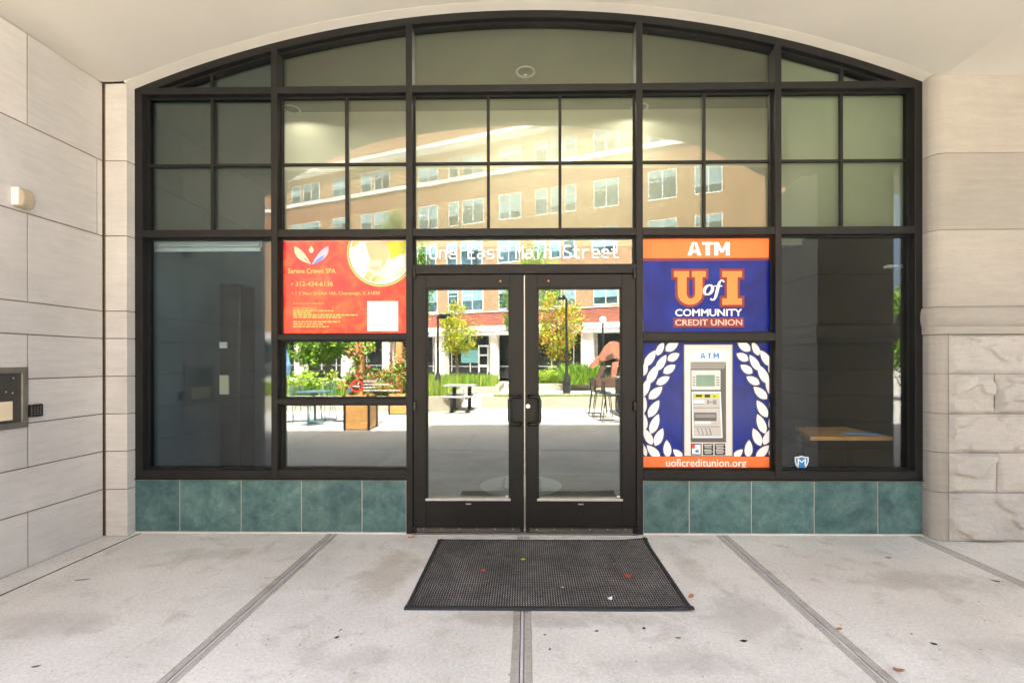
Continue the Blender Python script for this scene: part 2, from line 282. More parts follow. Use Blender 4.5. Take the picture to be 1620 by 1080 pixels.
# ------------------------------------------------------------------ mesh builder and object helpers
def world_loc(o):
    v = Vector((0, 0, 0))
    while o: v = v + Vector(o.location); o = o.parent
    return v
def tag(o, label, cat, group=None, kind=None):
    if label: o['label'] = label
    if cat: o['category'] = cat
    if group: o['group'] = group
    if kind: o['kind'] = kind
    return o
def empty(name, loc, label=None, cat=None, group=None):
    o = bpy.data.objects.new(name, None); col.objects.link(o); o.location = loc; o.empty_display_size = .2
    return tag(o, label, cat, group)
class MB:
    def __init__(s): s.v = []; s.f = []; s.m = []
    def add(s, vs, fs, m=0):
        k = len(s.v); s.v += [tuple(x) for x in vs]
        for f in fs: s.f.append([i + k for i in f]); s.m.append(m)
        return s
    def box(s, x0, x1, y0, y1, z0, z1, m=0):
        return s.add([(x0, y0, z0), (x1, y0, z0), (x1, y1, z0), (x0, y1, z0), (x0, y0, z1), (x1, y0, z1), (x1, y1, z1), (x0, y1, z1)],
                     [(0, 3, 2, 1), (4, 5, 6, 7), (0, 1, 5, 4), (1, 2, 6, 5), (2, 3, 7, 6), (3, 0, 4, 7)], m)
    def prism(s, poly, a0, a1, axis='y', m=0):      # poly (x,z) along y, (x,y) along z, or (y,z) along x
        n = len(poly)
        mp = {'y': lambda p, a: (p[0], a, p[1]), 'z': lambda p, a: (p[0], p[1], a), 'x': lambda p, a: (a, p[0], p[1])}[axis]
        vs = [mp(p, a0) for p in poly] + [mp(p, a1) for p in poly]
        fs = [tuple(range(n)), tuple(range(2 * n - 1, n - 1, -1))] + [(i, i + n, (i + 1) % n + n, (i + 1) % n) for i in range(n)]
        return s.add(vs, fs, m)
    def bar(s, p, q, w, h=None, m=0):                # square bar between two points
        p, q = Vector(p), Vector(q); d = (q - p).normalized(); h = h or w
        up = Vector((0, 0, 1)) if abs(d.z) < .9 else Vector((0, 1, 0))
        a = d.cross(up).normalized(); c = a.cross(d).normalized()
        vs = [e + a * sx * w / 2 + c * sz * h / 2 for e in (p, q) for sx, sz in ((-1, -1), (1, -1), (1, 1), (-1, 1))]
        return s.add(vs, [(0, 1, 2, 3), (7, 6, 5, 4), (0, 4, 5, 1), (1, 5, 6, 2), (2, 6, 7, 3), (3, 7, 4, 0)], m)
    def tube(s, pts, r, seg=8, m=0, cap=True):
        pts = [Vector(p) for p in pts]; n = len(pts); rs = r if isinstance(r, (list, tuple)) else [r] * n; vs = []; prev = None
        for i, p in enumerate(pts):
            d = ((pts[min(i + 1, n - 1)] - pts[max(i - 1, 0)])).normalized()
            if prev is None:
                up = Vector((0, 0, 1)) if abs(d.z) < .9 else Vector((1, 0, 0)); a = d.cross(up).normalized()
            else: a = (prev - d * prev.dot(d)).normalized()
            prev = a; c = d.cross(a)
            vs += [p + (a * math.cos(2 * math.pi * j / seg) + c * math.sin(2 * math.pi * j / seg)) * rs[i] for j in range(seg)]
        fs = [(i * seg + j, i * seg + (j + 1) % seg, (i + 1) * seg + (j + 1) % seg, (i + 1) * seg + j) for i in range(n - 1) for j in range(seg)]
        if cap: fs += [tuple(range(seg - 1, -1, -1)), tuple(range((n - 1) * seg, n * seg))]
        return s.add(vs, fs, m)
    def lathe(s, prof, c, seg=24, m=0, axis='z'):
        vs = []
        for r, h in prof:
            for j in range(seg):
                a = 2 * math.pi * j / seg
                if axis == 'z': vs.append((c[0] + r * math.cos(a), c[1] + r * math.sin(a), c[2] + h))
                else: vs.append((c[0] + r * math.cos(a), c[1] + h, c[2] + r * math.sin(a)))
        n = len(prof)
        fs = [(i * seg + j, i * seg + (j + 1) % seg, (i + 1) * seg + (j + 1) % seg, (i + 1) * seg + j) for i in range(n - 1) for j in range(seg)]
        fs += [tuple(range(seg - 1, -1, -1)), tuple(range((n - 1) * seg, n * seg))]
        return s.add(vs, fs, m)
    def build(s, name, mats, parent=None, origin=None, bevel=0, smooth=False, seg=2):
        if isinstance(mats, str): mats = [mats]
        me = bpy.data.meshes.new(name)
        o0 = world_loc(parent) if parent else Vector(origin or (0, 0, 0))
        me.from_pydata([tuple(Vector(v) - o0) for v in s.v], [], s.f)
        for k in mats: me.materials.append(M[k])
        me.polygons.foreach_set('material_index', s.m)
        bm = bmesh.new(); bm.from_mesh(me); bmesh.ops.recalc_face_normals(bm, faces=bm.faces); bm.to_mesh(me); bm.free()
        if smooth: me.polygons.foreach_set('use_smooth', [True] * len(me.polygons))
        me.update()
        o = bpy.data.objects.new(name, me); col.objects.link(o)
        if parent: o.parent = parent
        else: o.location = o0
        if bevel:
            b = o.modifiers.new('bevel', 'BEVEL'); b.width = bevel; b.segments = seg; b.limit_method = 'ANGLE'; b.angle_limit = R(40)
        return o
def copy_tree(o, loc=None, rz=0, parent=None):
    c = o.copy(); col.objects.link(c)
    if parent: c.parent = parent
    if loc is not None: c.location = loc; c.rotation_euler = (0, 0, rz)
    for ch in [x for x in scn.objects if x.parent == o]: copy_tree(ch, None, 0, c)
    return c

def strip(mb, A, B, y0, y1, m=0):                      # solid band between two polylines in the x-z plane
    n = len(A); vs = [(p[0], y, p[1]) for y in (y0, y1) for L in (A, B) for p in L]; fs = []
    for k in range(n - 1): fs += [(k, k + 1, n + k + 1, n + k), (2 * n + k, 3 * n + k, 3 * n + k + 1, 2 * n + k + 1), (k, 2 * n + k, 2 * n + k + 1, k + 1), (n + k, n + k + 1, 3 * n + k + 1, 3 * n + k)]
    fs += [(0, n, 3 * n, 2 * n), (n - 1, 3 * n - 1, 4 * n - 1, 2 * n - 1)]
    mb.add(vs, fs, m); return mb
# lettering: Blender's own font turned into thin solid letters standing in the x-z plane and facing the street (-y)
def letters(name, text, x0, x1, z0, z1, y, mat, parent, bold=0.0, shear=0.0, depth=.0006, align=None):
    cu = bpy.data.curves.new(name, 'FONT'); cu.body = text; cu.size = 1.0; cu.offset = bold; cu.shear = shear; cu.extrude = .01; cu.resolution_u = 4
    tmp = bpy.data.objects.new(name, cu); col.objects.link(tmp)
    dg = bpy.context.evaluated_depsgraph_get(); dg.update()
    me = bpy.data.meshes.new_from_object(tmp.evaluated_get(dg))
    bpy.data.objects.remove(tmp); bpy.data.curves.remove(cu)
    xs = [v.co.x for v in me.vertices]; ys = [v.co.y for v in me.vertices]
    ax, bx, ay, by = min(xs), max(xs), min(ys), max(ys)
    o0 = world_loc(parent)
    sx = (x1 - x0) / (bx - ax); sz = (z1 - z0) / (by - ay)
    for v in me.vertices:
        v.co = Vector((x0 + (v.co.x - ax) * sx, y - depth * (v.co.z / .02 + .5), z0 + (v.co.y - ay) * sz)) - o0
    me.materials.clear(); me.materials.append(M[mat])
    for p in me.polygons: p.material_index = 0
    o = bpy.data.objects.new(name, me); col.objects.link(o); o.parent = parent
    return o
def pol(px, py, d=0.0):                               # photo measurements turned into metres on a vertical plane y = d
    u0 = (px - 821.5) / 745.; v0 = (572. - py) / 745.; s = math.sin(R(.086)); c = math.cos(R(.086))
    u = c * u0 + s * v0; v = -s * u0 + c * v0; ya = math.atan(.0141)
    dx, dy = -math.sin(ya) + u * math.cos(ya), math.cos(ya) + u * math.sin(ya)
    k = (d + 3.88) / dy
    return k * dx, 1.42 + k * v
def ring(cx, cz, r0, r1, n=40, a0=0, a1=360):
    A = [R(a0 + (a1 - a0) * i / n) for i in range(n + 1)]
    return [(cx + r1 * math.cos(a), cz + r1 * math.sin(a)) for a in A], [(cx + r0 * math.cos(a), cz + r0 * math.sin(a)) for a in A]
def ring_mesh(mb, cx, cz, r0, r1, y0, y1, n=40, a0=0, a1=360, m=0, kx=1.0):
    o, i = ring(cx, cz, r0, r1, n, a0, a1); vs = []
    for k in range(n + 1):
        for p, y in ((o[k], y0), (i[k], y0), (i[k], y1), (o[k], y1)): vs.append((cx + (p[0] - cx) * kx, y, p[1]))
    fs = [(4 * k + j, 4 * k + (j + 1) % 4, 4 * k + 4 + (j + 1) % 4, 4 * k + 4 + j) for k in range(n) for j in range(4)]
    if a1 - a0 < 360: fs += [(0, 1, 2, 3), (4 * n + 3, 4 * n + 2, 4 * n + 1, 4 * n)]
    mb.add(vs, fs, m)

# ------------------------------------------------------------------ ground
def ground_strips():
    mb = MB(); y0, y1 = -2.08, .10
    prof = [(-9.0, 0), (-3.216, 0, 3), (-3.215, -.03, 3), (-3.203, -.03, 3), (-3.202, 0, 0)]
    for xj, half in ((-1.598, .047), (-.022, .050), (1.597, .050), (3.158, .047)):
        prof += [(xj - half, 0, 1), (xj - half + .006, -.004, 1), (xj - .0115, -.006, 3), (xj - .0085, -.010, 2), (xj - .004, -.003, 2), (xj + .004, -.003, 2), (xj + .0085, -.010, 3), (xj + .0115, -.006, 1),
                 (xj + half - .006, -.004, 1), (xj + half, 0, 0)]
    prof += [(9.0, 0)]
    ny = 60
    ys = [y0 + (y1 - y0) * k / ny for k in range(ny + 1)]
    vs = []
    for k, y in enumerate(ys):
        for i, p in enumerate(prof):
            wob = .004 * (noise.noise(Vector((p[0] * 9, y * 6, 3))) ) if len(p) > 2 and 5 <= i < len(prof) - 1 and p[1] > -.0055 else 0
            vs.append((p[0] + wob, y, p[1]))
    n = len(prof)
    for k in range(ny):
        for i in range(n - 1):
            mi = prof[i][2] if len(prof[i]) > 2 else 0
            a = k * n + i
            mb.f.append([a, a + 1, a + n + 1, a + n]); mb.m.append(mi)
    mb.v = vs
    o = mb.build('pavement', ['concrete', 'joint_edge', 'sealant', 'gap_dark'])
    tag(o, 'pale worn concrete pavement with sealed joints in front of the entrance', None, None, 'structure')
ground_strips()
o = MB().box(-60, 60, -23.0, -2.086, -.25, -.004).build('plaza_pavement', 'plaza_concrete')
tag(o, 'sunlit pale concrete plaza beyond the arcade', None, None, 'structure')
mb = MB()
for xx in (-4.0, -1.0, 2.0, 5.0): mb.box(xx - .008, xx + .008, -9.3, -2.09, -.004, -.001)
for yy in (-3.6, -6.8): mb.box(-8, 8, yy - .008, yy + .008, -.0045, -.0015)
tag(mb.build('pavement_joint_lines', 'joint_edge'), 'saw cut joint lines across the plaza concrete', None, None, 'structure')
o = MB().box(-400, 400, -600, 400, -.9, -.28).build('ground', 'plaza_concrete'); tag(o, 'level ground running to the horizon', None, None, 'structure')
o = MB().box(-400, 400, -23.4, -23.1, -.27, -.02).build('kerb', 'seat_wall_concrete'); tag(o, 'low concrete kerb at the plaza edge', None, None, 'structure')

# ------------------------------------------------------------------ own building: side wall, pilaster, pier, vault, upper floors
ZC = [0.0, .384, .694, 1.0, 1.306, 1.614, 1.838, 2.452, 3.064, 3.70]
def block(mb, a0, a1, z0, z1, axis, face, back, m=0, g=.0042):
    if axis == 'x': mb.box(min(face, back), max(face, back), a0 + g, a1 - g, z0 + g, z1 - g, m)
    else: mb.box(a0 + g, a1 - g, min(face, back), max(face, back), z0 + g, z1 - g, m)
WX = -3.455
mb = MB(); mb.box(-4.6, WX - .006, -2.14, -.075, 0.0, 3.70, 1)
joints = [[-.66, -1.9], [-1.27], [-.66, -1.9], [-.66, -1.27, -1.9], [-.66, -1.9], [-1.27], [-.66, -1.9], [-.13, -1.30], [-.66, -1.9]]
for i in range(9):
    e = [-.08] + joints[i] + [-2.15]
    for a, b in zip(e[:-1], e[1:]): block(mb, b, a, ZC[i], ZC[i + 1], 'x', WX, WX - .10)
o = mb.build('stone_side_wall', ['limestone', 'mortar'], None, (WX, -1.2, 0), .002)
tag(o, 'smooth pale limestone block wall carrying the steel intercom panel', 'wall')
# pilaster
mb = MB(); mb.box(-3.452, -3.2625, -.07, .12, 0, 3.698, 1); mb.box(-3.475, -3.435, -.066, .05, 0, 3.70, 2)
for i in range(9): mb.box(-3.434, -3.258 + .000, -.08, .115, ZC[i] + .0035, min(ZC[i + 1], 3.698) - .0035, 0)
o = mb.build('stone_pilaster', ['limestone', 'mortar', 'mortar_brown'], None, (-3.34, 0, 0), .003)
tag(o, 'narrow smooth limestone pilaster between side wall and window frame', 'pilaster')
# right pier: smooth ashlar above a rounded moulding, rock-faced courses below, rounded corner toward the window
PX0, PY = 3.232, -.12
def pier_profile(x1, inset=0.0, r=.085):
    pts = [(PX0 + inset, .10)]
    for k in range(9):
        a = R(180 + 90 * k / 8); pts.append((PX0 + inset + r + r * math.cos(a), PY + inset + r + r * math.sin(a)))
    pts += [(x1, PY + inset), (x1, .10)]
    return pts
mb = MB(); mb.prism(pier_profile(6.0, .006), 0.0, 3.694, 'z', 1)
pz = [0.0, .384, .698, 1.006, 1.320, 1.629, 1.848, 2.455, 3.058, 3.6945]
for i in (6, 7, 8): mb.prism(pier_profile(4.62 if i != 7 else 4.05), pz[i] + .0025, pz[i + 1] - .0025, 'z', 0)
for i in (6, 7, 8): mb.box((4.62 if i != 7 else 4.05) + .005, 6.0, PY, .1, pz[i] + .0025, pz[i + 1] - .0025, 0)
# smooth corner margin of the rock-faced courses
for i in range(5): mb.prism(pier_profile(PX0 + .10), pz[i] + .0025, pz[i + 1] - .0025, 'z', 0)
pier = mb.build('stone_pier', ['buff_stone_dimmed', 'mortar'], None, (3.5, 0, 0), .002)
tag(pier, 'limestone pier with rock-faced lower courses and a rounded moulding', 'pier')
mb = MB()
def mould(x1):
    z0, z1 = 1.632, 1.845; zf = z0 + .058; pts = [(0.0, z0), (.026, z0 + .001), (.026, zf)]
    for k in range(17):
        f = k / 16; pts.append((.024 + .036 * math.sin(math.pi * f) ** .75, zf + .002 + (z1 - zf - .002) * f))
    return pts + [(0.0, z1)]
pr = mould(6)
n = len(pr); path = [(PX0, .10, -1, 0)] + [(PX0 + .085 + .085 * math.cos(R(180 + 90 * k / 8)), PY + .085 + .085 * math.sin(R(180 + 90 * k / 8)), math.cos(R(180 + 90 * k / 8)), math.sin(R(180 + 90 * k / 8))) for k in range(9)] + [(6.0, PY, 0, -1)]
vs = [(x + nx * p * .35, y + ny * p, z) for i, (x, y, nx, ny) in enumerate(path) for p, z in pr]
fs = [(i * n + j, i * n + j + 1, (i + 1) * n + j + 1, (i + 1) * n + j) for i in range(len(path) - 1) for j in range(n - 1)]
mb.add(vs, fs); mb.build('moulding', 'buff_stone_dimmed', pier)
mb = MB()
def rock(x0, x1, z0, z1, seed, amp=.05):
    nx, nzz = max(12, int((x1 - x0) / .009)), max(10, int((z1 - z0) / .009)); vs = []
    for j in range(nzz + 1):
        for i in range(nx + 1):
            u, w = i / nx, j / nzz; x = x0 + .0025 + (x1 - x0 - .005) * u; z = z0 + .0025 + (z1 - z0 - .005) * w
            e = min(u * (x1 - x0), (1 - u) * (x1 - x0), w * (z1 - z0), (1 - w) * (z1 - z0))
            k = min(1, e / .028); k = k * k * (3 - 2 * k)
            p = Vector((x * 2.6 + seed * 7.3, z * 3.6 + seed * 3.1, seed))
            h = noise.noise(p) * .5 + .5 + .30 * noise.noise(p * 2.3)
            q = h * 2.6 + .25 * noise.noise(p * 4.0); st = math.floor(q); fr = q - st; fr = min(1, max(0, (fr - .42) / .07)); fr = fr * fr * (3 - 2 * fr)
            terr = (st + fr) / 2.6
            hh = .38 * h + .62 * terr
            hh += .05 * noise.noise(p * 7) + .025 * noise.noise(p * 17)
            vs.append((x, PY - k * (.006 + amp * max(0, hh - .25)), z))
    fs = [(j * (nx + 1) + i, j * (nx + 1) + i + 1, (j + 1) * (nx + 1) + i + 1, (j + 1) * (nx + 1) + i) for j in range(nzz) for i in range(nx)]
    mb.add(vs, fs)
rj = [[4.3], [3.706, 4.5], [4.2], [3.687, 4.6], [4.1]]
for i in range(5):
    e = [PX0 + .10] + rj[i] + [5.2]
    for a, b in zip(e[:-1], e[1:]): rock(a, b, pz[i], pz[i + 1], 3.7 + i * 1.9 + a, .085)
mb.build('rock_face', 'rock_stone', pier, smooth=True)
# free-standing pier at the outer edge of the arcade
def outer_pier(x0, x1, y0, y1, label):
    r = empty('arcade_pier', ((x0 + x1) / 2, (y0 + y1) / 2, 0), label, 'pier', 'piers along the outer arcade')
    mb = MB(); mb.box(x0 + .006, x1 - .006, y0 + .006, y1 - .006, 0, 3.66, 1)
    for i in list(range(5)) + [6, 7, 8]: mb.box(x0, x1, y0, y1, pz[i] + .003, pz[i + 1] - .003, 0)
    mb.build('shaft', ['limestone', 'mortar'], r, bevel=.006)
    mb = MB(); pf = mould(0); k = len(pf)
    ringp = [(x0, y0, -1, -1), (x1, y0, 1, -1), (x1, y1, 1, 1), (x0, y1, -1, 1)]
    vs = [(x + nx * p, y + ny * p, z) for x, y, nx, ny in ringp for p, z in pf]
    mb.add(vs, [(i * k + j, i * k + j + 1, ((i + 1) % 4) * k + j + 1, ((i + 1) % 4) * k + j) for i in range(4) for j in range(k - 1)])
    mb.build('moulding', 'limestone', r)
outer_pier(3.48, 4.38, -2.62, -1.63, 'square limestone pier facing the window with the counter')
# barrel vault, arch band and flat soffit
ACX, AHALF, ATOP, ASPR = -.0165, 3.2485, 4.316, 3.695
ARAD = (AHALF ** 2 + (ATOP - ASPR) ** 2) / (2 * (ATOP - ASPR)); ACZ = ATOP - ARAD
def az(x, dr=0.0):
    r = ARAD + dr; return ACZ + math.sqrt(max(0, r * r - (x - ACX) ** 2))
vault = empty('vaulted_ceiling', (0, -.9, 3.7), 'smooth cream plaster barrel vault over the entrance', 'ceiling')
mb = MB(); N = 64
arc = [(ACX - AHALF + 2 * AHALF * k / N) for k in range(N + 1)]
prof = [-3.60 + 6.86 * k / 140 for k in range(141)]
def vz(x): return az(x, .0012) if abs(x - ACX) < AHALF - .01 else (3.700 if x < 0 else 3.695)
def vzs(x):
    if x > -2.7: return vz(x)
    w = [math.exp(-(q / 6.0) ** 2) for q in range(-12, 13)]; return sum(wi * vz(x + .012 * q) for wi, q in zip(w, range(-12, 13))) / sum(w)
inner = [(x, vzs(x)) for x in prof if x < 3.232] + [(3.235, 3.6955)]
vs = [(x, y, z) for y in (-1.75, -1.2, -.65, -.095) for x, z in inner]; n = len(inner)
mb.add(vs, [(j * n + i, j * n + i + 1, (j + 1) * n + i + 1, (j + 1) * n + i) for j in range(3) for i in range(n - 1)])
mb.build('vault', 'plaster', vault, smooth=True)
MB().prism([(-3.60, 4.40), (3.24, 4.40), (3.24, 5.0), (-3.60, 5.0)], -1.75, -.095, 'y').build('vault_core', 'plaster', vault)
MB().prism([(3.235, 3.695), (3.295, 3.672), (9.0, 3.672), (9.0, 5.0), (3.24, 5.0)], -1.75, -.095, 'y').build('flat_soffit', 'plaster', vault)
mb = MB(); pb = [(x, az(x)) for x in arc]; strip(mb, pb, [(x, az(x) + .45) for x in arc], -.097, .13); mb.box(3.233, 3.31, -.097, .13, 3.697, 3.9); mb.build('arch_band', 'plaster_band_lit', vault)
mb = MB(); half = 3.497; ocz = 4.75
rad2 = (half ** 2 + 1.0 ** 2) / 2.0; a2 = [(-half + 2 * half * k / 40) for k in range(41)]
strip(mb, [(x, 4.75 - rad2 + math.sqrt(rad2 ** 2 - x * x)) for x in a2], [(x, 5.0) for x in a2], -2.37, -1.752)
mb.box(3.50, 9.0, -2.37, -1.752, 3.662, 5.0); mb.box(-9, -3.50, -2.37, -1.752, 3.703, 5.0)
mb.build('outer_arch', 'plaster', vault)
up = empty('upper_storeys', (0, 3, 5), 'pale stone upper storeys above the vaulted entrance', 'building')
MB().box(-1.45, 14, -2.40, 9, 5.003, 7.55).build('tall_block', 'limestone', up)
MB().box(-14, -1.455, -2.40, 9, 5.003, 5.65).build('low_block', 'limestone', up)
MB().box(-14, 14, 5.2, 5.5, 0, 5.0).build('rear_wall', 'lobby_dark', up)
MB().box(-14, -4.65, -2.30, 5.1, 0, 5.0).build('flank_wall', 'limestone', up)
MB().box(6.02, 14, -.12, 5.1, 0, 5.0).build('flank_wall', 'limestone', up)

# ------------------------------------------------------------------ lobby behind the glass
def struct(name, mb, mat, label): return tag(mb.build(name, mat), label, None, None, 'structure')
struct('lobby_floor', MB().box(-3.6, 3.9, .10, 5.1, -.05, -.002), 'lobby_floor', 'dark brown lobby floor behind the glass doors')
struct('lobby_ceiling', MB().box(-3.45, 3.8, .135, 5.1, 4.45, 4.60), 'lobby_ceiling', 'plain ceiling of the lobby behind the arched glass')
struct('lobby_bulkhead_wall', MB().box(-3.4, 3.594, 2.3, 2.42, 2.93, 4.448), 'lobby_cream', 'cream wall behind the upper panes')
mb = MB(); cv = [(1.80 + .5 * math.sin(R(90 * k / 12)), 3.95 + .5 * math.cos(R(90 * k / 12)) - .002) for k in range(13)]  # curved strip added to soften the ceiling crease and catch the downlights
vs = [(x, y, z) for x in (-3.29, 3.59) for y, z in cv]; mb.add(vs, [(k, k + 1, k + 14, k + 13) for k in range(12)])
o = mb.build('added_lobby_cove', 'cove_bounce_tone', smooth=True); tag(o, 'added curved cove between lobby ceiling and cream wall, pale as if lit', None, None, 'structure')
struct('lobby_back_wall', MB().box(-3.4, 3.594, 3.6, 3.7, 0, 4.448), 'lobby_dark', 'dark back wall of the lobby')
struct('lobby_side_wall_left', MB().box(-3.55, -3.30, .13, 5.1, 0, 4.448), 'lobby_teal', 'dark blue grey side wall of the lobby')
struct('lobby_side_wall_right', MB().box(3.60, 3.8, .13, 5.1, 0, 3.0), 'lobby_dark', 'dark lower side wall behind the counter')
struct('lobby_side_wall_right_upper', MB().box(3.595, 3.8, .13, 5.1, 3.0, 4.448), 'lobby_green', 'pale green upper side wall of the lobby')
struct('lobby_partition_wall', MB().box(2.02, 2.07, .14, 3.5, 0, 2.44), 'lobby_dark', 'dark partition beside the counter room')
struct('lobby_partition_wall_left', MB().box(-2.09, -2.04, .14, 3.5, 0, 2.44), 'lobby_dark', 'dark partition beside the shaded office')
def downlight(x, y, label, watt):
    r = empty('recessed_downlight', (x, y, 4.45), label, 'ceiling light', 'round downlights in the lobby ceiling')
    mb = MB(); mb.lathe([(.098, 0.0), (.104, -.006), (.100, -.012), (.084, -.012), (.080, -.004), (.080, 0.0)], (x, y, 4.449), 32); mb.build('trim_ring', 'white', r, smooth=True)
    mb = MB(); mb.lathe([(.079, -.003), (.07, -.0045), (.03, -.0075), (.02, -.008)], (x, y, 4.449), 24); mb.build('reflector', 'lamp_reflector', r, smooth=True)
    li = bpy.data.lights.new('downlight_lamp', 'SPOT'); li.energy = watt; li.color = (1, .92, .76); li.spot_size = R(180); li.spot_blend = .1; li.shadow_soft_size = .012
    lo = bpy.data.objects.new('downlight_lamp', li); col.objects.link(lo); lo.parent = r; lo.location = (0, 0, -.03)
downlight(0.0, 1.04, 'round recessed downlight behind the centre pane of the arch', 8)
downlight(-2.80, 1.72, 'round recessed downlight half hidden behind the mullion beside the dark bay', 2)
downlight(1.36, 1.75, 'round recessed downlight behind the mullion above the orange ATM header', 2)
# floor disc
r = empty('floor_disc', (-.06, 1.54, 0), 'pale round floor disc with a letter seen through the doors', 'floor sign')
mb = MB(); mb.lathe([(.47, 0), (.47, .0015), (.46, .002)], (-.06, 1.54, 0.0), 48); mb.build('disc', 'decal_pale', r)
mb = MB()
p_ = [(-.26, 1.80), (-.26, 1.42)] + [(-.16 + .1 * math.cos(a), 1.42 + .1 * math.sin(a)) for a in [R(180 + 18 * k) for k in range(11)]] + [(-.06, 1.80)]
mb.tube([(x, y, .004) for x, y in p_], .016, 6); mb.tube([(.02, 1.8, .004), (.02, 1.32, .004)], .013, 6); mb.tube([(.16, 1.8, .004), (.16, 1.32, .004)], .013, 6)
mb.build('lettering', 'decal_grey', r)
# counter, papers, shade, tubes of light in the side rooms
r = empty('wood_counter', (3.0, .75, 0), 'orange brown wooden counter top behind the bare window', 'counter')
mb = MB(); mb.prism([(2.53, .35), (3.26, .35), (3.26, .97), (2.75, .97)], .715, .75, 'z'); mb.build('top', 'wood_counter', r, bevel=.003)
for lx in (2.6, 3.1): MB().box(lx, lx + .06, .7, .76, 0, .714).build('leg', 'lamp_black', r)
mb = MB(); mb.prism([(2.93, .50), (3.20, .40), (3.23, .52), (2.96, .60)], .751, .758, 'z'); mb.prism([(2.95, .51), (3.15, .43), (3.18, .50), (2.97, .58)], .7585, .763, 'z')
tag(mb.build('paper_folder', 'paper_blue', None, (3, .6, .75)), 'blue folded paper lying on the wooden counter', 'paper')
r = empty('roller_shade', (-2.6, .20, 2.42), 'long white shade cassette across the top of the dark side window', 'window shade')
x0, z0 = pol(238, 392, .20); x1, z1 = pol(413, 380, .20)
MB().box(x0, x1, .16, .22, z0, z1 + .03).build('cassette', 'off_white', r, bevel=.006)
MB().box(x0 + .02, x1 - .02, .215, .23, z0 - .03, z0 + .02).build('hem_bar', 'white', r)
r = empty('dark_locker', (-2.96, .85, 0), 'tall dark narrow cabinet behind the shaded side window', 'cabinet')
MB().box(-3.07, -2.86, .80, 1.05, 0, 2.20).build('body', 'lamp_black', r, bevel=.006); MB().box(-3.05, -2.88, .788, .799, .1, 2.1).build('door', 'black_plastic', r, bevel=.004)
MB().box(-3.055, -2.965, .772, .787, 1.10, 1.29).build('notice', 'ink_cream', r); MB().box(-3.055, -2.985, .772, .787, 1.56, 1.62).build('screen', 'white', r)
r = empty('wall_lamp_bar', (3.2, .6, 2.15), 'small white horizontal bar on a dark wall inside the window', 'wall lamp')
MB().box(3.17, 3.355, .28, .34, 2.238, 2.262).build('bar', 'white', r, bevel=.003)
MB().box(3.335, 3.350, .30, .32, .6, 2.237).build('stem', 'steel', r)

# ------------------------------------------------------------------ arched storefront
GY = .075
store = empty('arched_storefront', (0, 0, 0), 'black metal arched storefront glazing with double glass doors', 'storefront')
XL, XR = -3.265, 3.232
bays = [(-3.196, -2.114), (-2.063, -.989), (-.937, .908), (.961, 2.041), (2.092, 3.171)]
Zs0, Zs1, Zb0, Zb1, Zt0, Zt1 = .452, .523, 2.458, 2.520, 3.648, 3.705
def part(name, mb, mat='frame_metal', bevel=.003): return mb.build(name, mat, store, bevel=bevel)
# arch head
th = .062
oa = [(x, az(x, -.001)) for x in arc]; ia = []
for x, z in oa:
    ang = math.atan2(z - ACZ, x - ACX); ia.append((ACX + (ARAD - th) * math.cos(ang), ACZ + (ARAD - th) * math.sin(ang)))
mb = strip(MB(), oa, ia, .0018, .1225); part('arch_head', mb, bevel=0)
ib = []
for x, z in oa:
    ang = math.atan2(z - ACZ, x - ACX); ib.append((ACX + (ARAD - th - .018) * math.cos(ang), ACZ + (ARAD - th - .018) * math.sin(ang)))
mb = strip(MB(), [(p[0], p[1] + .001) for p in ia], ib, .045, .11); part('arch_bead', mb, bevel=0)
# jambs and mullions
part('jamb', MB().box(XL, bays[0][0], .0, .125, Zs0, 3.692)); part('jamb', MB().box(bays[4][1], XR, .0, .125, Zs0, 3.692))
def inner_arc(x): return az(x, -th) + .01
for a, b, zb in ((bays[0][1], bays[1][0], Zs0), (bays[1][1], bays[2][0], .0), (bays[2][1], bays[3][0], .0), (bays[3][1], bays[4][0], Zs0)):
    part('mullion', MB().box(a, b, -.002, .125, zb, inner_arc((a + b) / 2)))
# transom bars, sills
for a, b in bays:
    part('transom_bar', MB().box(a + .0005, b - .0005, .001, .122, Zt0, Zt1)); part('transom_bar', MB().box(a + .0005, b - .0005, .001, .122, Zb0, Zb1))
for i in (0, 1, 3, 4):
    a, b = bays[i]; part('sill', MB().box(a + .0005, b - .0005, .001, .122, Zs0, Zs1))
part('sill_flashing', MB().box(XL + .001, -.990, -.012, .02, Zs0 - .008, Zs0 - .0005)); part('sill_flashing', MB().box(.962, XR - .001, -.012, .02, Zs0 - .008, Zs0 - .0005))
a, b = bays[1]
part('rail', MB().box(a + .0005, b - .0005, .001, .12, 1.603, 1.647)); part('rail', MB().box(a + .0005, b - .0005, .001, .12, 1.069, 1.113))
a, b = bays[3]; part('rail', MB().box(a + .0005, b - .0005, .001, .12, 1.589, 1.653))
a, b = bays[2]
part('door_header', MB().box(a + .0005, b - .0005, .001, .12, 2.146, 2.219))
